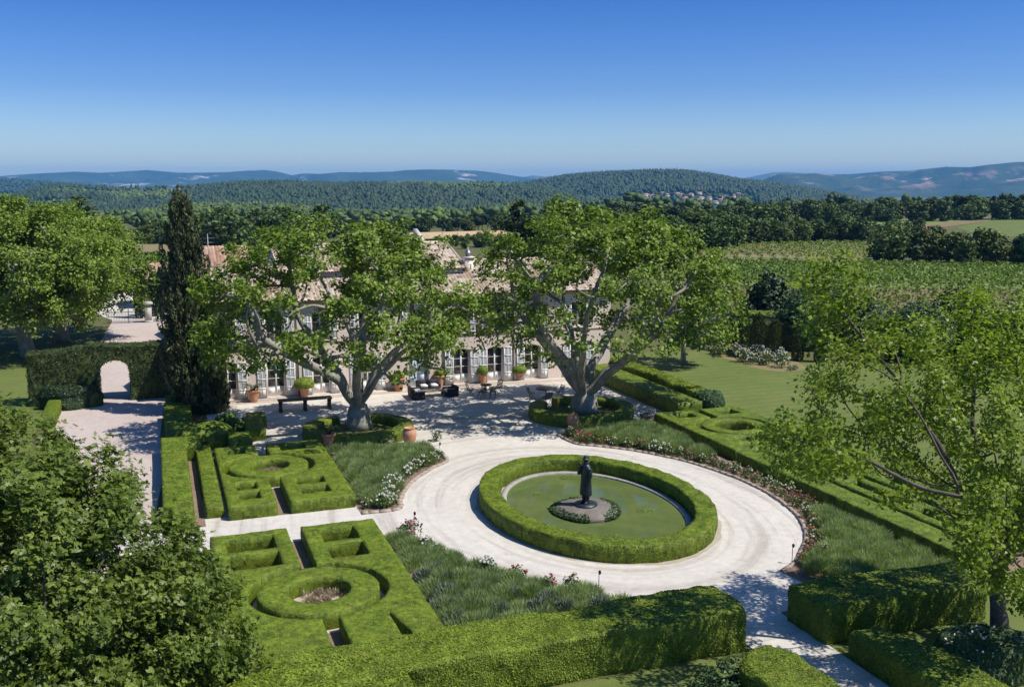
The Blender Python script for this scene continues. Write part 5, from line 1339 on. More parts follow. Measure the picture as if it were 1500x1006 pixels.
b = MB(); b.box(HX0 + .1, HX1 - .1, FY + .6, FY + .7, 0, 6.8); b.build('inner_wall', M['dark_interior'], house, world=True)
b = MB()
for k in range(len(BAYS) + 1):                      # string course between the storeys, interrupted by nothing
    pass
b.box(HX0 - .03, HX1 + .03, FY - .05, FY + .02, 3.80, 3.92); b.build('string_course', M['plaster_low'], house, world=True)
b = MB(); b.box(HX0 - .05, HX1 + .05, FY - .22, FY - .003, 6.68, 6.80); b.box(HX0 - .05, HX1 + .05, FY - .34, FY - .003, 6.803, 6.90); b.build('cornice', M['plaster_low'], house, world=True)
b = MB(); b.box(1.7, 16.9, FY - .5, FY - .01, 0, .09); b.box(19.0, 33.9, FY - .5, FY - .01, 0, .09); b.build('doorstep', M['stone'], house, world=True)

def arch_z(dx, g): return ZS + ZT * (1 - (dx / g) ** 2)
def french_door(x, g, blue=False, openleaf=False):
    y = FY + .22; t = .06
    mb = MB(); z0 = .13
    for sx in (-1, 1): mb.box(x + sx * (g - .035) - .035, x + sx * (g - .035) + .035, y, y + t, z0, ZS + .0)
    n = 8; a = np.linspace(-1, 1, n + 1)
    for k in range(n):
        xa, xc = x + g * a[k] * .998, x + g * a[k + 1] * .998; za, zc = arch_z(g * a[k], g), arch_z(g * a[k + 1], g)
        mb.add([(xa, y, za - .09), (xc, y, zc - .09), (xc, y, zc), (xa, y, za)], [(0, 1, 2, 3)])
    if blue:
        fr = MB()
        mb.box(x - .03, x + .03, y - .01, y + t - .01, z0, ZS + .1)
        o = mb.build('door', M['blue_door'], house, world=True)
        for sx in (-1, 1):
            cx_ = x + sx * g * .5; p = MB(); p.box(cx_ - g * .47, cx_ + g * .47, y + .015, y + .05, z0, ZS - .1); p.box(cx_ - g * .33, cx_ + g * .33, y + .003, y + .014, .35, 1.0); p.box(cx_ - g * .33, cx_ + g * .33, y + .003, y + .014, 1.2, 2.35)
            q = p.build('door_leaf', M['blue_door'], None, origin=False); q.parent = o; q.data.transform(__import__('mathutils').Matrix.Translation([-v for v in house['_base']]))
        h = MB(); h.lathe([(.01, 0), (.035, .01), (.035, .05), (.01, .06)], (x + .09, y - .03, 1.15), 8); q = h.build('handle', M['iron'], None, origin=False); q.parent = o; q.data.transform(__import__('mathutils').Matrix.Translation([-v for v in house['_base']]))
        return
    mb.box(x - .055, x + .055, y - .008, y + t - .008, z0, ZS + ZT - .1)
    for zz in (.82, 1.42, 2.02): mb.box(x - g + .07, x + g - .07, y + .006, y + t - .004, zz - .022, zz + .022)
    mb.box(x - g + .07, x + g - .07, y + .012, y + t - .006, z0, .80)
    for sx in (-1, 1): mb.box(x + sx * g * .5 - .2, x + sx * g * .5 + .2, y + .002, y + .0105, .25, .70)
    o = mb.build('french_door', M['white'], house, world=True)
    p = MB(); p.box(x - g + .05, x + g - .05, y + .03, y + .04, .78, ZS); 
    for k in range(n):
        xa, xc = x + g * a[k] * .97, x + g * a[k + 1] * .97
        p.add([(xa, y + .03, ZS + .001), (xc, y + .03, ZS + .001), (xc, y + .03, arch_z(g * a[k + 1], g) - .03), (xa, y + .03, arch_z(g * a[k], g) - .03)], [(0, 1, 2, 3)])
    q = p.build('pane', M['glass'], None, origin=False); q.parent = o; q.data.transform(__import__('mathutils').Matrix.Translation([-v for v in house['_base']]))
def upper_window(x):
    y = FY + .22; g = UW / 2; mb = MB(); z0, z1 = 4.03, 5.97
    for sx in (-1, 1): mb.box(x + sx * (g - .035) - .034, x + sx * (g - .035) + .034, y, y + .06, z0, z1)
    mb.box(x - g + .07, x + g - .07, y, y + .06, z1 - .08, z1); mb.box(x - g + .07, x + g - .07, y, y + .06, z0, z0 + .1)
    mb.box(x - .05, x + .05, y - .006, y + .05, z0 + .1, z1 - .08)
    for zz in (4.68, 5.30): mb.box(x - g + .07, x + g - .07, y + .008, y + .048, zz - .02, zz + .02)
    o = mb.build('window', M['white'], house, world=True)
    p = MB(); p.box(x - g + .05, x + g - .05, y + .03, y + .038, z0 + .08, z1 - .06); q = p.build('pane', M['glass'], None, origin=False); q.parent = o; q.data.transform(__import__('mathutils').Matrix.Translation([-v for v in house['_base']]))
    s = MB(); s.box(x - g - .06, x + g + .06, FY - .09, FY + .2, 3.93, 4.018); q = s.build('sill', M['stone'], None, origin=False); q.parent = o; q.data.transform(__import__('mathutils').Matrix.Translation([-v for v in house['_base']]))
def shutter(x, w, z0, z1, rows):
    """one louvred leaf folded back against the wall"""
    y0, y1 = FY - .075, FY - .025; mb = MB(); st_ = .06
    for xx in (x - w / 2, x - .025, x + w / 2 - st_): mb.box(xx, xx + (st_ if xx != x - .025 else .05), y0, y1, z0, z1)
    solid = .62 if z0 < 1 else 0.0
    mb.box(x - w / 2 + .02, x + w / 2 - .02, y0 + .012, y1 - .01, z0 + .01, z0 + solid + .06)
    zs = np.linspace(z0 + solid, z1, rows + 1)
    for z in list(zs): zc = min(max(z, z0 + .04), z1 - .04); mb.box(x - w / 2 + .01, x + w / 2 - .01, y0 - .004, y1 - .002, zc - .04, zc + .04)
    lv = MB()
    for r_ in range(rows):
        for sx in (-1, 1):
            xa = x - w / 2 + st_ if sx < 0 else x + .025; xc = x - .025 if sx < 0 else x + w / 2 - st_
            n = 7; zz = np.linspace(zs[r_] + .05, zs[r_ + 1] - .05, n + 1)
            for k in range(n): lv.add([(xa, y0 + .012, zz[k]), (xc, y0 + .012, zz[k]), (xc, y0 + .038, zz[k + 1] + .012), (xa, y0 + .038, zz[k + 1] + .012)], [(0, 1, 2, 3)])
    o = mb.build('shutter', M['white'], house, world=True)
    q = lv.build('louvres', M['louvre'], None, origin=False); q.parent = o; q.data.transform(__import__('mathutils').Matrix.Translation([-v for v in house['_base']]))
for x in BAYS:
    dr = abs(x - 17.97) < .1; g = (1.55 if dr else GW) / 2
    french_door(x, g - .004, dr)
    upper_window(x)
    if not dr:
        for sx in (-1, 1): shutter(x + sx * (g + .36), .62, .16, ZS + .10, 3)
    for sx in (-1, 1): shutter(x + sx * (UW / 2 + .34), .56, 4.06, 5.98, 3)
for x in (9.15, 19.9, 25.45):
    b = MB(); b.tube([(x, FY - .07, .1), (x, FY - .07, 6.6)], .045, 7); b.build('downpipe', M['grey_metal'], house, world=True)

def tiled(b, A, B_, C, D_, period=.26, rowlen=.42, amp=.055, seg=5):
    """canal tiled slope: eave A->B, ridge D->C; corrugation and tile rows are real geometry"""
    A, B_, C, D_ = (np.array(p, float) for p in (A, B_, C, D_)); L = np.linalg.norm(B_ - A); n = int(L / period) * seg; hgt = np.linalg.norm(D_ - A); m = max(2, int(hgt / rowlen))
    nr = norm(np.cross(B_ - A, D_ - A)); nr = nr if nr[2] > 0 else -nr
    u = np.linspace(0, 1, n + 1); rows = []
    for r_ in range(m):
        for f, dz in ((r_ / m, .022), ((r_ + 1) / m, 0.0)): rows.append((f, dz))
    V = []
    for f, dz in rows:
        p = (A + (D_ - A) * f)[None] * (1 - u[:, None]) + (B_ + (C - B_) * f)[None] * u[:, None]
        V.append(p + nr * (amp * np.abs(np.sin(u * n / seg * math.pi))[:, None] + dz + .008))
    V = np.concatenate(V); i = np.arange(len(rows) - 1)[:, None] * (n + 1); j = np.arange(n)[None]
    Q = np.stack([i + j, i + j + 1, i + n + 2 + j, i + n + 1 + j], -1).reshape(-1, 4)
    tile = rng.random((len(rows) // 2 + 1, n // seg + 1)); ri = np.repeat(np.arange(len(rows) - 1) // 2, n); ci = np.tile(np.arange(n) // seg, len(rows) - 1)
    b.add(V, Q, tile[ri, np.minimum(ci, tile.shape[1] - 1)])
b = MB(); RZ, RY = 9.0, 75.2
tiled(b, (HX0 - .35, FY - .48, 6.90), (HX1 + .35, FY - .48, 6.90), (HX1 + .35, RY, RZ), (HX0 - .35, RY, RZ))
tiled(b, (HX1 + .35, 80.3, 6.95), (HX0 - .35, 80.3, 6.95), (HX0 - .35, RY, RZ), (HX1 + .35, RY, RZ))
b.tube([(HX0 - .35, RY, RZ + .03), (HX1 + .35, RY, RZ + .03)], .12, 8)
roof = b.build('roof', M['tiles'], house, world=True)
UX0, UX1 = 8.6, 22.3
b = MB(); b.box(UX0, UX1, 73.2, 83.8, 6.9, 8.68)
for x in (UX0, UX1): b.add([(x, 73.2, 8.68), (x, 83.8, 8.68), (x, 78.5, 10.2)], [(0, 1, 2)])
b.build('attic_wall', M['plaster'], house, world=True)
b = MB(); tiled(b, (UX0 - .2, 72.85, 8.62), (UX1 + .2, 72.85, 8.62), (UX1 + .2, 78.5, 10.28), (UX0 - .2, 78.5, 10.28)); tiled(b, (UX1 + .2, 84.1, 8.62), (UX0 - .2, 84.1, 8.62), (UX0 - .2, 78.5, 10.28), (UX1 + .2, 78.5, 10.28))
b.tube([(UX0 - .2, 78.5, 10.32), (UX1 + .2, 78.5, 10.32)], .12, 8)
for x in (UX0 - .2, UX1 + .2): b.tube([(x, 72.85, 8.68), (x, 78.5, 10.34)], .10, 7)
b.build('upper_roof', M['tiles'], house, world=True)
b = MB(); b.add([(20.95, 80.6, 9.3), (21.3, 80.6, 9.3), (21.3, 83.2, 9.3), (20.95, 83.2, 9.3), (20.95, 80.6, 10.45), (21.3, 80.6, 10.45), (21.3, 83.2, 11.25), (20.95, 83.2, 11.25)], [(3, 2, 1, 0), (4, 5, 6, 7), (0, 1, 5, 4), (1, 2, 6, 5), (2, 3, 7, 6), (3, 0, 4, 7)]); b.build('parapet', M['stone'], house, world=True)
def hsub(mb, name, mat, par):
    q = mb.build(name, mat, None, origin=False); q.parent = par; q.data.transform(__import__('mathutils').Matrix.Translation([-v for v in house['_base']])); return q
b = MB(); b.box(22.55, 23.25, 73.3, 74.1, 7.6, 9.35); b.box(22.48, 23.32, 73.22, 74.18, 9.353, 9.45); hsub(b, 'chimney', M['plaster'], roof)
b = MB(); b.lathe([(.18, 0), (.18, .22), (.28, .26), (.28, .32), (.2, .36), (.2, .46), (.03, .58), (.03, .75)], (22.9, 73.7, 9.45), 12); hsub(b, 'chimney_cowl', M['grey_metal'], roof)
x_, y_, z_ = 27.4, 76.2, 0
b = MB(); b.box(27.05, 27.75, 75.9, 76.5, 8.3, 9.9); b.box(26.98, 27.82, 75.83, 76.57, 9.903, 10.0); hsub(b, 'chimney', M['plaster'], roof)
b = MB(); b.tube([(3.5, 72.2, 7.3), (3.5, 72.2, 11.6)], .025, 5)
for zz, w in ((11.3, .5), (11.0, .4), (10.7, .3)): b.tube([(3.5 - w, 72.2, zz), (3.5 + w, 72.2, zz)], .015, 4)
hsub(b, 'aerial', M['grey_metal'], roof)

# outbuildings beyond
def outbuilding(name, label, x0, x1, y0, y1, h, rise, wall, tile):
    t = thing(name, label, 'outbuilding', ((x0 + x1) / 2, y0, 0)); ym = (y0 + y1) / 2
    b = MB(); b.box(x0, x1, y0, y1, 0, h)
    for x in (x0, x1): b.add([(x, y0, h), (x, y1, h), (x, ym, h + rise)], [(0, 1, 2)])
    b.build('wall', wall, t, world=True)
    b = MB(); tiled(b, (x0 - .3, y0 - .4, h), (x1 + .3, y0 - .4, h), (x1 + .3, ym, h + rise), (x0 - .3, ym, h + rise), .3, .6); tiled(b, (x1 + .3, y1 + .4, h), (x0 - .3, y1 + .4, h), (x0 - .3, ym, h + rise), (x1 + .3, ym, h + rise), .3, .6); b.build('roof', tile, t, world=True)
    b = MB()
    for x in np.arange(x0 + 1.2, x1 - .8, 2.6): b.box(x - .45, x + .45, y0 - .05, y0 + .02, h * .45, h * .75)
    b.build('window', M['dark_interior'], t, world=True)
xa, za = VP(303, 394, 98); xb_, zb_ = VP(364, 395, 98)
outbuilding('barn', 'long outbuilding with an orange tiled roof behind the left end of the house', xa, xb_, 98, 106, za, 1.9, M['plaster'], M['tiles_red'])
xa, za = VP(203, 410, 128); xb_, zb_ = VP(244, 412, 128)
outbuilding('cottage', 'small building with a red tiled roof beyond the gate, left of the cypress', xa, xb_, 128, 136, za, 1.7, M['villa'], M['tiles_red'])

# ------------------------------------------------------------------ gate
gt = thing('iron_gate', 'low dark iron gate across the drive beyond the arch', 'gate', (-2.7, 115.2, 0)); 
for x0, x1 in ((-5.3, -3.1), (-3.08, -1.35)):
    b = MB()
    for x in np.arange(x0, x1 + .01, .16): b.tube([(x, 115.2, .1), (x, 115.2, 1.35)], .014, 4)
    for z in (.15, .75, 1.25): b.box(x0, x1, 115.18, 115.22, z - .025, z + .025)
    b.build('gate_leaf', M['iron'], gt, world=True)
for x in (-3.09,):
    b = MB(); b.tube([(x, 115.2, 0), (x, 115.2, 1.75)], .05, 6); b.build('gate_post', M['iron'], gt, world=True)
gpil = thing('gate_pillar', 'square pale stone gate pillar with a flat cap', 'pillar', (-1.05, 115.3, 0))
b = MB(); b.box(-.36, .36, -.36, .36, 0, 2.0); b.box(-.42, .42, -.42, .42, .0, .2); b.build('shaft', M['stone'], gpil); b = MB(); b.box(-.5, .5, -.5, .5, 2.003, 2.16); b.box(-.4, .4, -.4, .4, 2.163, 2.26); b.build('cap', M['stone'], gpil)
fr = thing('iron_railing', 'dark iron railing right of the gate pillar', 'railing', (.9, 115.4, 0)); b = MB()
for x in np.arange(-1.4, 2.6, .16): b.tube([(x, 0, .2), (x, 0, 1.5)], .014, 4)
b.box(-1.45, 2.6, -.02, .02, .28, .33); b.box(-1.45, 2.6, -.02, .02, 1.35, 1.4); b.build('bars', M['iron'], fr); b = MB(); b.box(-1.45, 2.6, -.15, .15, 0, .2); b.build('base_wall', M['stone'], fr)
ub = thing('stone_finial', 'pale stone pier carrying stacked rounded stone balls beside the drive hedges', 'stone urn', (*G(271, 599)[:2], 0))
b = MB(); b.box(-.36, .36, -.36, .36, 0, .9); b.box(-.42, .42, -.42, .42, .9, 1.0); b.build('pier', M['stone'], ub)
b = MB(); b.lathe([(.2, 1.0), (.38, 1.08), (.42, 1.2), (.36, 1.32), (.2, 1.4), (.34, 1.48), (.44, 1.62), (.42, 1.78), (.26, 1.9), (.36, 1.96), (.42, 2.06), (.36, 2.16), (.2, 2.22), (.2, 2.28), (.1, 2.36), (.02, 2.38)], n=20); b.build('finial', M['stone'], ub, smooth=True)

# ------------------------------------------------------------------ pots
def pot(name, label, x, y, h, r, plant=None, group=None, jar=False, rot=0):
    t = thing(name, label, 'pot', (x, y, .02), group)
    b = MB()
    if jar: prof = [(r * .5, 0), (r * .62, .04 * h), (r * .86, .3 * h), (r, .58 * h), (r * .93, .78 * h), (r * .72, .9 * h), (r * .7, .94 * h), (r * .8, .97 * h), (r * .8, h), (r * .62, h), (r * .6, .93 * h), (.02, .92 * h)]
    else: prof = [(r * .55, 0), (r * .6, .03 * h), (r * .72, .35 * h), (r * .84, .7 * h), (r * .92, .84 * h), (r * 1.02, .86 * h), (r * 1.04, .98 * h), (r * .98, h), (r * .86, h), (r * .82, .9 * h), (.02, .88 * h)]
    b.lathe(prof, n=24)
    b.build('pot_body', M['terracotta'], t, smooth=False)
    if not jar:
        b = MB(); b.lathe([(r * .80, .6 * h), (r * .835, .62 * h), (r * .85, .66 * h), (r * .83, .69 * h)], n=24); b.build('band', M['terracotta'], t)
    if plant:
        kind, pr, ph = plant
        if kind == 'ball':
            b = topiary('', '', (0, 0, h * .95), pr, pr, ph, None, leaf=.07, dens=420, lump=.05); b.build('plant', M['hedge_bright'], t)
        else:
            b = MB()
            for k in range(46):
                a = rng.uniform(0, 6.28); L = rng.uniform(.5, 1.0) * ph; q = np.array([[0, 0, h * .9], [math.cos(a) * L * .35, math.sin(a) * L * .35, h * .9 + L * .6], [math.cos(a) * L * .8, math.sin(a) * L * .8, h * .9 + L * .55]])
                m = 7; tt = np.linspace(.1, 1, m); P = np.stack([np.interp(tt, [0, .5, 1], q[:, i]) for i in range(3)], 1)
                b.cards(P, norm(rng.normal(0, .4, (m, 3)) + (0, 0, 1)), .2, .07, along=np.repeat(norm(np.array([[math.cos(a), math.sin(a), .2]])), m, 0))
            b.build('plant', M['olive_leaf'], t)
    return t
pg = 'pots along the house front'
pot('terracotta_pot', 'terracotta pot with spreading grassy plant by the left doors', *G(372, 589), .85, .42, ('spiky', .5, .9), pg)
pot('terracotta_pot', 'terracotta pot with wide flat topped bush behind the dining table', *G(446, 583), .8, .36, ('ball', .72, .72), pg)
pot('terracotta_pot', 'big terracotta pot with small bush left of the blue door', *G(584, 573), 1.0, .46, ('ball', .46, .5), pg)
pot('terracotta_pot', 'tall terracotta pot with neat round bush right of the blue door', *G(643.5, 568), .95, .4, ('ball', .38, .5), pg)
pot('terracotta_pot', 'dark terracotta pot with loose round bush between second and third shuttered doors', *G(707, 563), .85, .34, ('ball', .42, .62), pg)
pot('terracotta_pot', 'low terracotta pot with wide cloud clipped bush before the last shutters', *G(760, 558), .7, .36, ('ball', .60, .6), pg)
pot('terracotta_pot', 'terracotta pot partly hidden behind the right plane trunk', *G(812, 551), .9, .4, ('ball', .42, .5), pg)
pot('oil_jar', 'big empty terracotta oil jar at the right side of the left tree ring', *G(600, 652), 1.05, .42, None, 'jars by the tree rings', True)
pot('terracotta_pot', 'terracotta pot with spiky plant at the near left of the left tree ring', *G(482, 656), .85, .4, ('spiky', .5, .85), 'jars by the tree rings')
pot('oil_jar', 'sunlit terracotta jar at the near side of the right tree ring', *G(839, 628), .95, .38, ('ball', .2, .2), 'jars by the tree rings', True)
x, y = G(948, 620); wb = thing('wire_basket', 'round grey wire basket at the corner of the lawn parterre', 'basket', (x, y, .02)); b = MB()
for k in range(26): a = k * 2 * math.pi / 26; b.tube([(.44 * math.cos(a), .44 * math.sin(a), 0), (.5 * math.cos(a), .5 * math.sin(a), .95)], .014, 4)
for z, r_ in ((.03, .445), (.32, .46), (.62, .48), (.94, .5)): b.tube([(r_ * math.cos(a), r_ * math.sin(a), z) for a in np.linspace(0, 2 * math.pi, 25)], .018, 5)
b.build('mesh', M['grey_metal'], wb); b = MB(); b.lathe([(.40, .02), (.42, .5), (.3, .62), (.02, .7)], n=16); b.build('filling', M['oak'], wb)

# ------------------------------------------------------------------ furniture on the terrace
tb_ = thing('dining_table', 'long dark wooden table on three trestle legs before the left doors', 'table', (8.95, 65.95, .02)); b = MB()
for k in range(4): b.box(-1.78, 1.78, -.42 + k * .21 + .006, -.42 + (k + 1) * .21 - .006, .72, .79)
b.build('tabletop', M['oak'], tb_)
for x in (-1.62, 0, 1.62):
    b = MB(); b.box(x - .10, x + .10, -.36, .36, 0, .12); b.box(x - .09, x + .09, -.3, .3, .12, .62); b.box(x - .10, x + .10, -.38, .38, .62, .717); b.build('leg', M['oak'], tb_)
def armchair(label, x, y, rot, w=.9):
    t = thing('lounge_chair', label, 'armchair', (x, y, .02), 'black wicker lounge seats', rot); h = w / 2; b = MB()
    b.box(-h, h, -.42, .42, .06, .34); b.build('base', M['wicker'], t)
    b = MB(); b.box(-h, h, .28, .44, .343, .74); b.build('backrest', M['wicker'], t)
    for sx in (-1, 1): b = MB(); b.box(sx * (h - .08) - .08, sx * (h - .08) + .08, -.42, .277, .343, .60); b.build('armrest', M['wicker'], t)
    b = MB(); b.obox((0, -.07, .42), (h - .18, .33, .07)); b.build('seat_cushion', M['cushion'], t)
    for sx in (-1, 1):
        for sy in (-1, 1): b = MB(); b.box(sx * (h - .06) - .03, sx * (h - .06) + .03, sy * .36 - .03, sy * .36 + .03, 0, .06); b.build('foot', M['iron'], t)
x, y = G(609, 584); armchair('black wicker sofa with its back to the left, nearest the left plane', x + .1, y + .2, R(88), 1.9)
x, y = G(617, 573); armchair('left of the two black wicker armchairs facing the camera behind the low table', x + .15, y, R(0))
x, y = G(632, 572); armchair('right of the two black wicker armchairs facing the camera behind the low table', x + .15, y, R(0))
x, y = G(660, 580); armchair('black wicker armchair facing left at the right end of the low table', x, y, R(-82), 1.0)
x, y = G(634, 580); ct = thing('coffee_table', 'low weathered wooden table among the black wicker seats', 'table', (x, y, .02)); b = MB()
for k in range(5): b.box(-.85, .85, -.42 + k * .168 + .005, -.42 + (k + 1) * .168 - .005, .36, .41)
b.build('tabletop', M['teak'], ct)
for sx in (-1, 1):
    for sy in (-1, 1): b = MB(); b.box(sx * .76 - .045, sx * .76 + .045, sy * .34 - .045, sy * .34 + .045, 0, .357); b.build('leg', M['teak'], ct)
for (u, v, rot, lb) in [(612, 586, 0, 'white cushion lying on the gravel edge of the sofa')][:0]: pass
def folding_chair(label, x, y, rot):
    t = thing('garden_chair', label, 'chair', (x, y, .02), 'iron garden chairs', rot); b = MB()
    for k in range(6): b.box(-.21, .21, -.21 + k * .07 + .008, -.21 + (k + 1) * .07 - .008, .44, .465)
    b.build('seat', M['iron'], t); b = MB()
    for k in range(4): b.box(-.2, .2, .22 + k * .025, .235 + k * .025, .56 + k * .09, .62 + k * .09)
    b.build('backrest', M['iron'], t)
    for sx in (-1, 1):
        b = MB(); b.tube([(sx * .2, -.22, 0), (sx * .2, .1, .45), (sx * .2, .33, .95)], .016, 5); b.build('leg', M['iron'], t)
        b = MB(); b.tube([(sx * .18, .25, 0), (sx * .18, -.2, .45)], .016, 5); b.build('leg', M['iron'], t)
    return t
for (u, v, rot, lb) in [(689, 580, 60, 'thin iron garden chair turned right, between armchair and low pots'), (730, 577, -50, 'thin iron garden chair turned left before the second shuttered door'), (705, 583, 200, 'iron garden chair with its back to the camera in the tree shadow'), (722, 583, 150, 'iron garden chair beside the round iron table in the tree shadow'), (778, 585, 100, 'iron chair left of the round table near the right plane'), (803, 592, 190, 'iron chair in front of the round table near the right plane'), (820, 583, -70, 'iron chair right of the round table, next to the plane trunk')]:
    x, y = G(u, v); folding_chair(lb, x, y, R(rot))
def round_table_(label, x, y, r):
    t = thing('garden_table', label, 'table', (x, y, .02), 'round iron tables'); b = MB(); b.lathe([(.02, .70), (r, .70), (r, .735), (.02, .735)], n=24); b.build('tabletop', M['iron'], t)
    b = MB(); b.tube([(0, 0, .1), (0, 0, .7)], .045, 8); b.build('column', M['iron'], t)
    for k in range(3): a = k * 2.094; b = MB(); b.tube([(0, 0, .2), (math.cos(a) * .2, math.sin(a) * .2, .14), (math.cos(a) * .4, math.sin(a) * .4, 0)], .025, 5); b.build('leg', M['iron'], t)
x, y = G(800, 584); round_table_('dark round iron table beside the right tree ring', x, y, .75)
x, y = G(712, 578); round_table_('small dark round iron table among thin garden chairs', x, y, .42)

# slim garden spike lights along the beds
for (u, v, h_, lb) in [(877, 873, .85, 'slim dark garden light stake before the foreground hedge'), (1160, 826, .7, 'slim dark garden light stake at the rose border end on the right'), (644, 667, .6, 'slim dark garden light stake at the tip of the upper bed'), (607, 780, .8, 'slim dark garden light stake at the tip of the lower bed')]:
    x, y = G(u, v); t = thing('garden_light', lb, 'garden light', (x, y, .02), 'spike lights'); b = MB(); b.tube([(0, 0, 0), (0, 0, h_)], .014, 5); b.build('stake', M['iron'], t)
    b = MB(); b.lathe([(.02, 0), (.05, .02), (.055, .12), (.03, .15)], (0.03, 0, h_ - .02), 8); b.build('lamp_head', M['iron'], t)

# ------------------------------------------------------------------ loose shrubs near the lower edge
hedge('flowering_shrub', 'shrub with small white flowers in the shade at the lower right', s_ell(23.6, 22.3, 1.5, 1.2), (22, 25.2, 21, 23.6), 1.1, M['rose_leaf'], leaf=.1, dens=160, cat='shrub', lumps=.35, round_=.4)
b = MB(); P = np.stack([rng.normal(23.3, .7, 110), rng.normal(22.2, .5, 110), rng.uniform(.95, 1.35, 110)], 1); b.cards(P, norm(rng.normal(0, .5, (110, 3)) + (0, 0, 1)), .09, .08)
fl = b.build('blossom', M['white_petal'], None, origin=False)
for o in list(COL.objects):
    if o.name.startswith('flowering_shrub'): fl.data.transform(__import__('mathutils').Matrix.Translation([-v for v in o.location])); fl.parent = o; break
cloud_tree('leafy_shrub', 'pale leafed shrub at the bottom edge before the low hedge block', 'shrub', (*G(1075, 1012)[:2], 0), [((0, 0, .5), (.9, .8, .6)), ((-.8, .2, .4), (.6, .6, .45))], M['olive_leaf'], 1600, .1, lobes=14)
for (u, v, s_, lb) in [(1400, 775, 1.2, 'rounded low bush beneath the walnut beside the lavender end'), (1430, 800, 1.1, 'second rounded low bush beneath the walnut'), (1470, 760, 1.5, 'larger rounded bush at the right edge below the walnut')]:
    x, y = G(u, v); cloud_tree('low_bush', lb, 'shrub', (x, y, 0), [((0, 0, s_ * .5), (s_, s_, s_ * .6))], M['hedge_bright'], 1800, .12, lobes=16)

# ------------------------------------------------------------------ tree belts: trees one can tell apart
PROTO = {}
for key, mat_, blobs in (('round', 'wood_leaf', [((0, 0, 3.9), (3.6, 3.6, 3.9)), ((1.2, 0, 6.6), (2.2, 2.2, 1.8)), ((-.8, 0, 1.8), (3.2, 3.2, 1.8))]), ('wide', 'wood_leaf', [((-1.5, 0, 3.0), (3.4, 3.0, 3.0)), ((1.8, .5, 4.0), (3.0, 3.0, 3.0)), ((0, 0, 1.5), (3.8, 3.2, 1.5))]), ('tall', 'wood_leaf', [((0, 0, 3.2), (2.5, 2.5, 3.2)), ((.2, 0, 7.0), (1.8, 1.8, 2.2))]), ('umbrella', 'pine_leaf', [((0, 0, 7.0), (3.3, 3.3, 1.5)), ((.5, 0, 8.0), (2.0, 2.0, 1.1)), ((-.5, 0, 5.2), (2.2, 2.2, 1.4))])):
    PROTO[key] = cloud_tree('umbrella_pine' if key == 'umbrella' else 'oak_tree', None, None, (0, 0, 0), blobs, M[mat_], 1500, .75, trunk=(3.4, .22), lobes=20, fill=.15)
first = set()
def belt(px0, px1, v0, v1, n, hpx, label, group, kinds, depth=12):
    us = np.linspace(px0, px1, n) + rng.normal(0, (px1 - px0) / n * .3, n)
    for u in us:
        v = np.interp(u, [px0, px1], [v0, v1]); x, y = G(u, v); d = math.hypot(x, y); f = 1 + rng.uniform(0, depth) / d; x, y = x * f, y * f
        hh = hpx * rng.uniform(.82, 1.18) * d * f / F
        key = str(rng.choice(kinds)); o = PROTO[key]; base = {'round': 8.4, 'wide': 7.2, 'tall': 9.2, 'umbrella': 9.1}[key]
        if key in first: o = copy_tree(o)
        else: first.add(key)
        s_ = hh / base; o.location = (x, y, float(terr(x, y))); o.rotation_euler = (0, 0, rng.uniform(0, 6.28)); o.scale = (s_ * rng.uniform(.95, 1.3),) * 2 + (s_,)
        tag(o, label + (' with a flat topped pine crown' if key == 'umbrella' else ''), 'tree', group)
W = ['round', 'wide', 'tall', 'round']
belt(1130, 1520, 329, 322, 40, 30, 'dark tree in the far belt under the rocky massif', 'far tree belt right', W + ['umbrella'], 24)
belt(905, 1150, 347, 338, 26, 34, 'dark tree in the wood right of the tall lime', 'wood right of the house', W + ['umbrella'], 60)
belt(905, 1068, 371, 364, 15, 46, 'dark leafy tree at the field corner right of the big plane', 'trees at the field corner', W, 25)
belt(1060, 1262, 357, 355, 20, 33, 'bushy tree in the row above the far vines', 'tree row above the far vines', ['round', 'wide'], 12)
belt(1290, 1520, 386, 391, 15, 43, 'full dark tree in the row behind the walnut top', 'tree row behind the walnut', W, 14)
belt(1262, 1340, 352, 350, 6, 26, 'bushy tree between meadow and near tree row', 'trees below the meadow', ['round', 'wide'], 30)
belt(470, 745, 341, 338, 30, 24, 'dark pine in the long belt behind the wheat field', 'pine belt behind the house', ['umbrella', 'round', 'umbrella'], 60)
belt(300, 480, 372, 352, 20, 46, 'full green tree on the slope behind the barn roof', 'trees behind the barn', W, 60)
belt(205, 330, 356, 362, 14, 30, 'green tree behind the striped vineyard', 'trees behind the striped vineyard', W, 40)
belt(640, 745, 366, 368, 9, 20, 'bright bushy tree beside the wheat field behind the chimney', 'bushes behind the chimney', ['wide', 'round'], 20)
belt(655, 712, 352, 351, 6, 10, 'low dark bush along the wheat field edge', 'bushes on the wheat field edge', ['wide'], 4)
belt(370, 430, 384, 378, 5, 30, 'light green tree between barn roof and house roof', 'trees between barn and house', ['wide', 'round'], 6)
x, y = G(222, 391); cloud_tree('olive_tree', 'small grey olive tree below the striped vineyard', 'tree', (x, y, 0), [((-.6, 0, 2.0), (1.2, 1.1, .9)), ((.8, 0, 2.1), (1.2, 1.1, .9))], M['olive_leaf'], 900, .3, trunk=(1.2, .16), lobes=14)

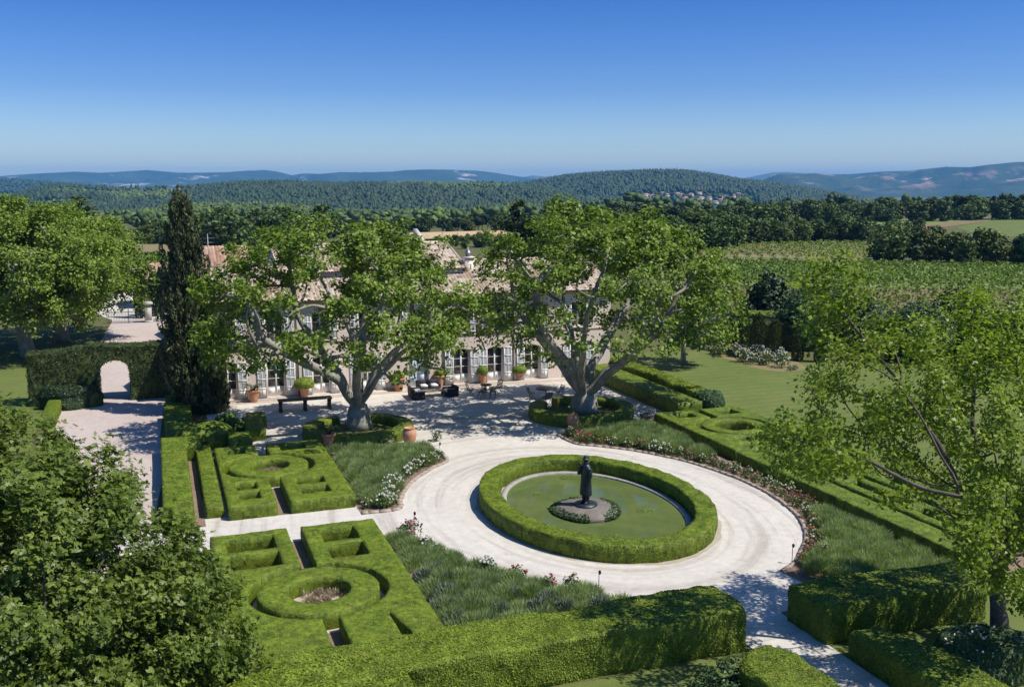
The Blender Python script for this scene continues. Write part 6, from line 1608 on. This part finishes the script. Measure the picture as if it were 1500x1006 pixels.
# ------------------------------------------------------------------ haze, sky, sun, camera
HAZE = 7.0e-5
hb = MB(); hb.box(-14800, 14800, -14800, 14800, -130, 228)
hz = hb.build('haze', M['glass'], origin=(0, 0, 0)); hz.data.materials.clear()
hm = bpy.data.materials.new('haze air'); hm.use_nodes = True; nt = hm.node_tree; nt.nodes.remove(nt.nodes['Principled BSDF'])
pv = nt.nodes.new('ShaderNodeVolumePrincipled'); pv.inputs['Color'].default_value = (.15, .52, 1.0, 1); pv.inputs['Density'].default_value = HAZE; pv.inputs['Anisotropy'].default_value = .0
nt.links.new(pv.outputs[0], nt.nodes['Material Output'].inputs['Volume']); hz.data.materials.append(hm)
tag(hz, kind='stuff')

SUN_EL, SUN_AZ = R(57), YAW + R(105)           # azimuth clockwise from the garden axis
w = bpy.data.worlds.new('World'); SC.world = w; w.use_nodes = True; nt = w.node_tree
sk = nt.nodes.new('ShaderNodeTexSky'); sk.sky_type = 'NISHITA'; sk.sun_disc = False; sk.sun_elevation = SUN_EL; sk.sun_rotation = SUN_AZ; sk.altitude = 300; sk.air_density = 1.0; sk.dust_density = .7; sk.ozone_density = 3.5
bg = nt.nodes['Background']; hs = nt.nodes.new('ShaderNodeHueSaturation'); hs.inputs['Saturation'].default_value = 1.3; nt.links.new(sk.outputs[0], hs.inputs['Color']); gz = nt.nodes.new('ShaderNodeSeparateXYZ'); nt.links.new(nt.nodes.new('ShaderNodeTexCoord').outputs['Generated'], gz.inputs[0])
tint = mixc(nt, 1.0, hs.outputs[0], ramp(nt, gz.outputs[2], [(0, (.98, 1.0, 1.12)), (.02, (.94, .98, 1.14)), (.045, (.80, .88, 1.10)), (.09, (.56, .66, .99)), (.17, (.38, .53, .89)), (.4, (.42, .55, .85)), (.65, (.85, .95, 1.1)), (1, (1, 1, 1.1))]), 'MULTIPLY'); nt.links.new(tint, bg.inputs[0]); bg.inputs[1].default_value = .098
sd = Vector((math.sin(SUN_AZ) * math.cos(SUN_EL), math.cos(SUN_AZ) * math.cos(SUN_EL), math.sin(SUN_EL)))
sl = bpy.data.lights.new('sun', 'SUN'); sl.energy = 4.5; sl.angle = R(.5); sl.color = (1.0, .95, .88)
so = bpy.data.objects.new('sun', sl); COL.objects.link(so); so.rotation_euler = (-sd).to_track_quat('-Z', 'Y').to_euler(); so.location = (60, -20, 80)
cam = bpy.data.cameras.new('camera'); co = bpy.data.objects.new('camera', cam); COL.objects.link(co)
cam.sensor_width = 36; cam.lens = F / 1500 * 36; cam.clip_start = .5; cam.clip_end = 90000
co.location = (0, 0, H); co.rotation_euler = (math.pi / 2 - PITCH, 0, -YAW); SC.camera = co
SC.view_settings.view_transform = 'Standard'; SC.view_settings.look = 'None'; SC.view_settings.gamma = 1; SC.view_settings.exposure = 0.44
SC.cycles.max_bounces = 6; SC.cycles.diffuse_bounces = 3; SC.cycles.transmission_bounces = 3; SC.cycles.volume_bounces = 0; SC.cycles.glossy_bounces = 2
for o in COL.objects:
    if '_base' in o: del o['_base']
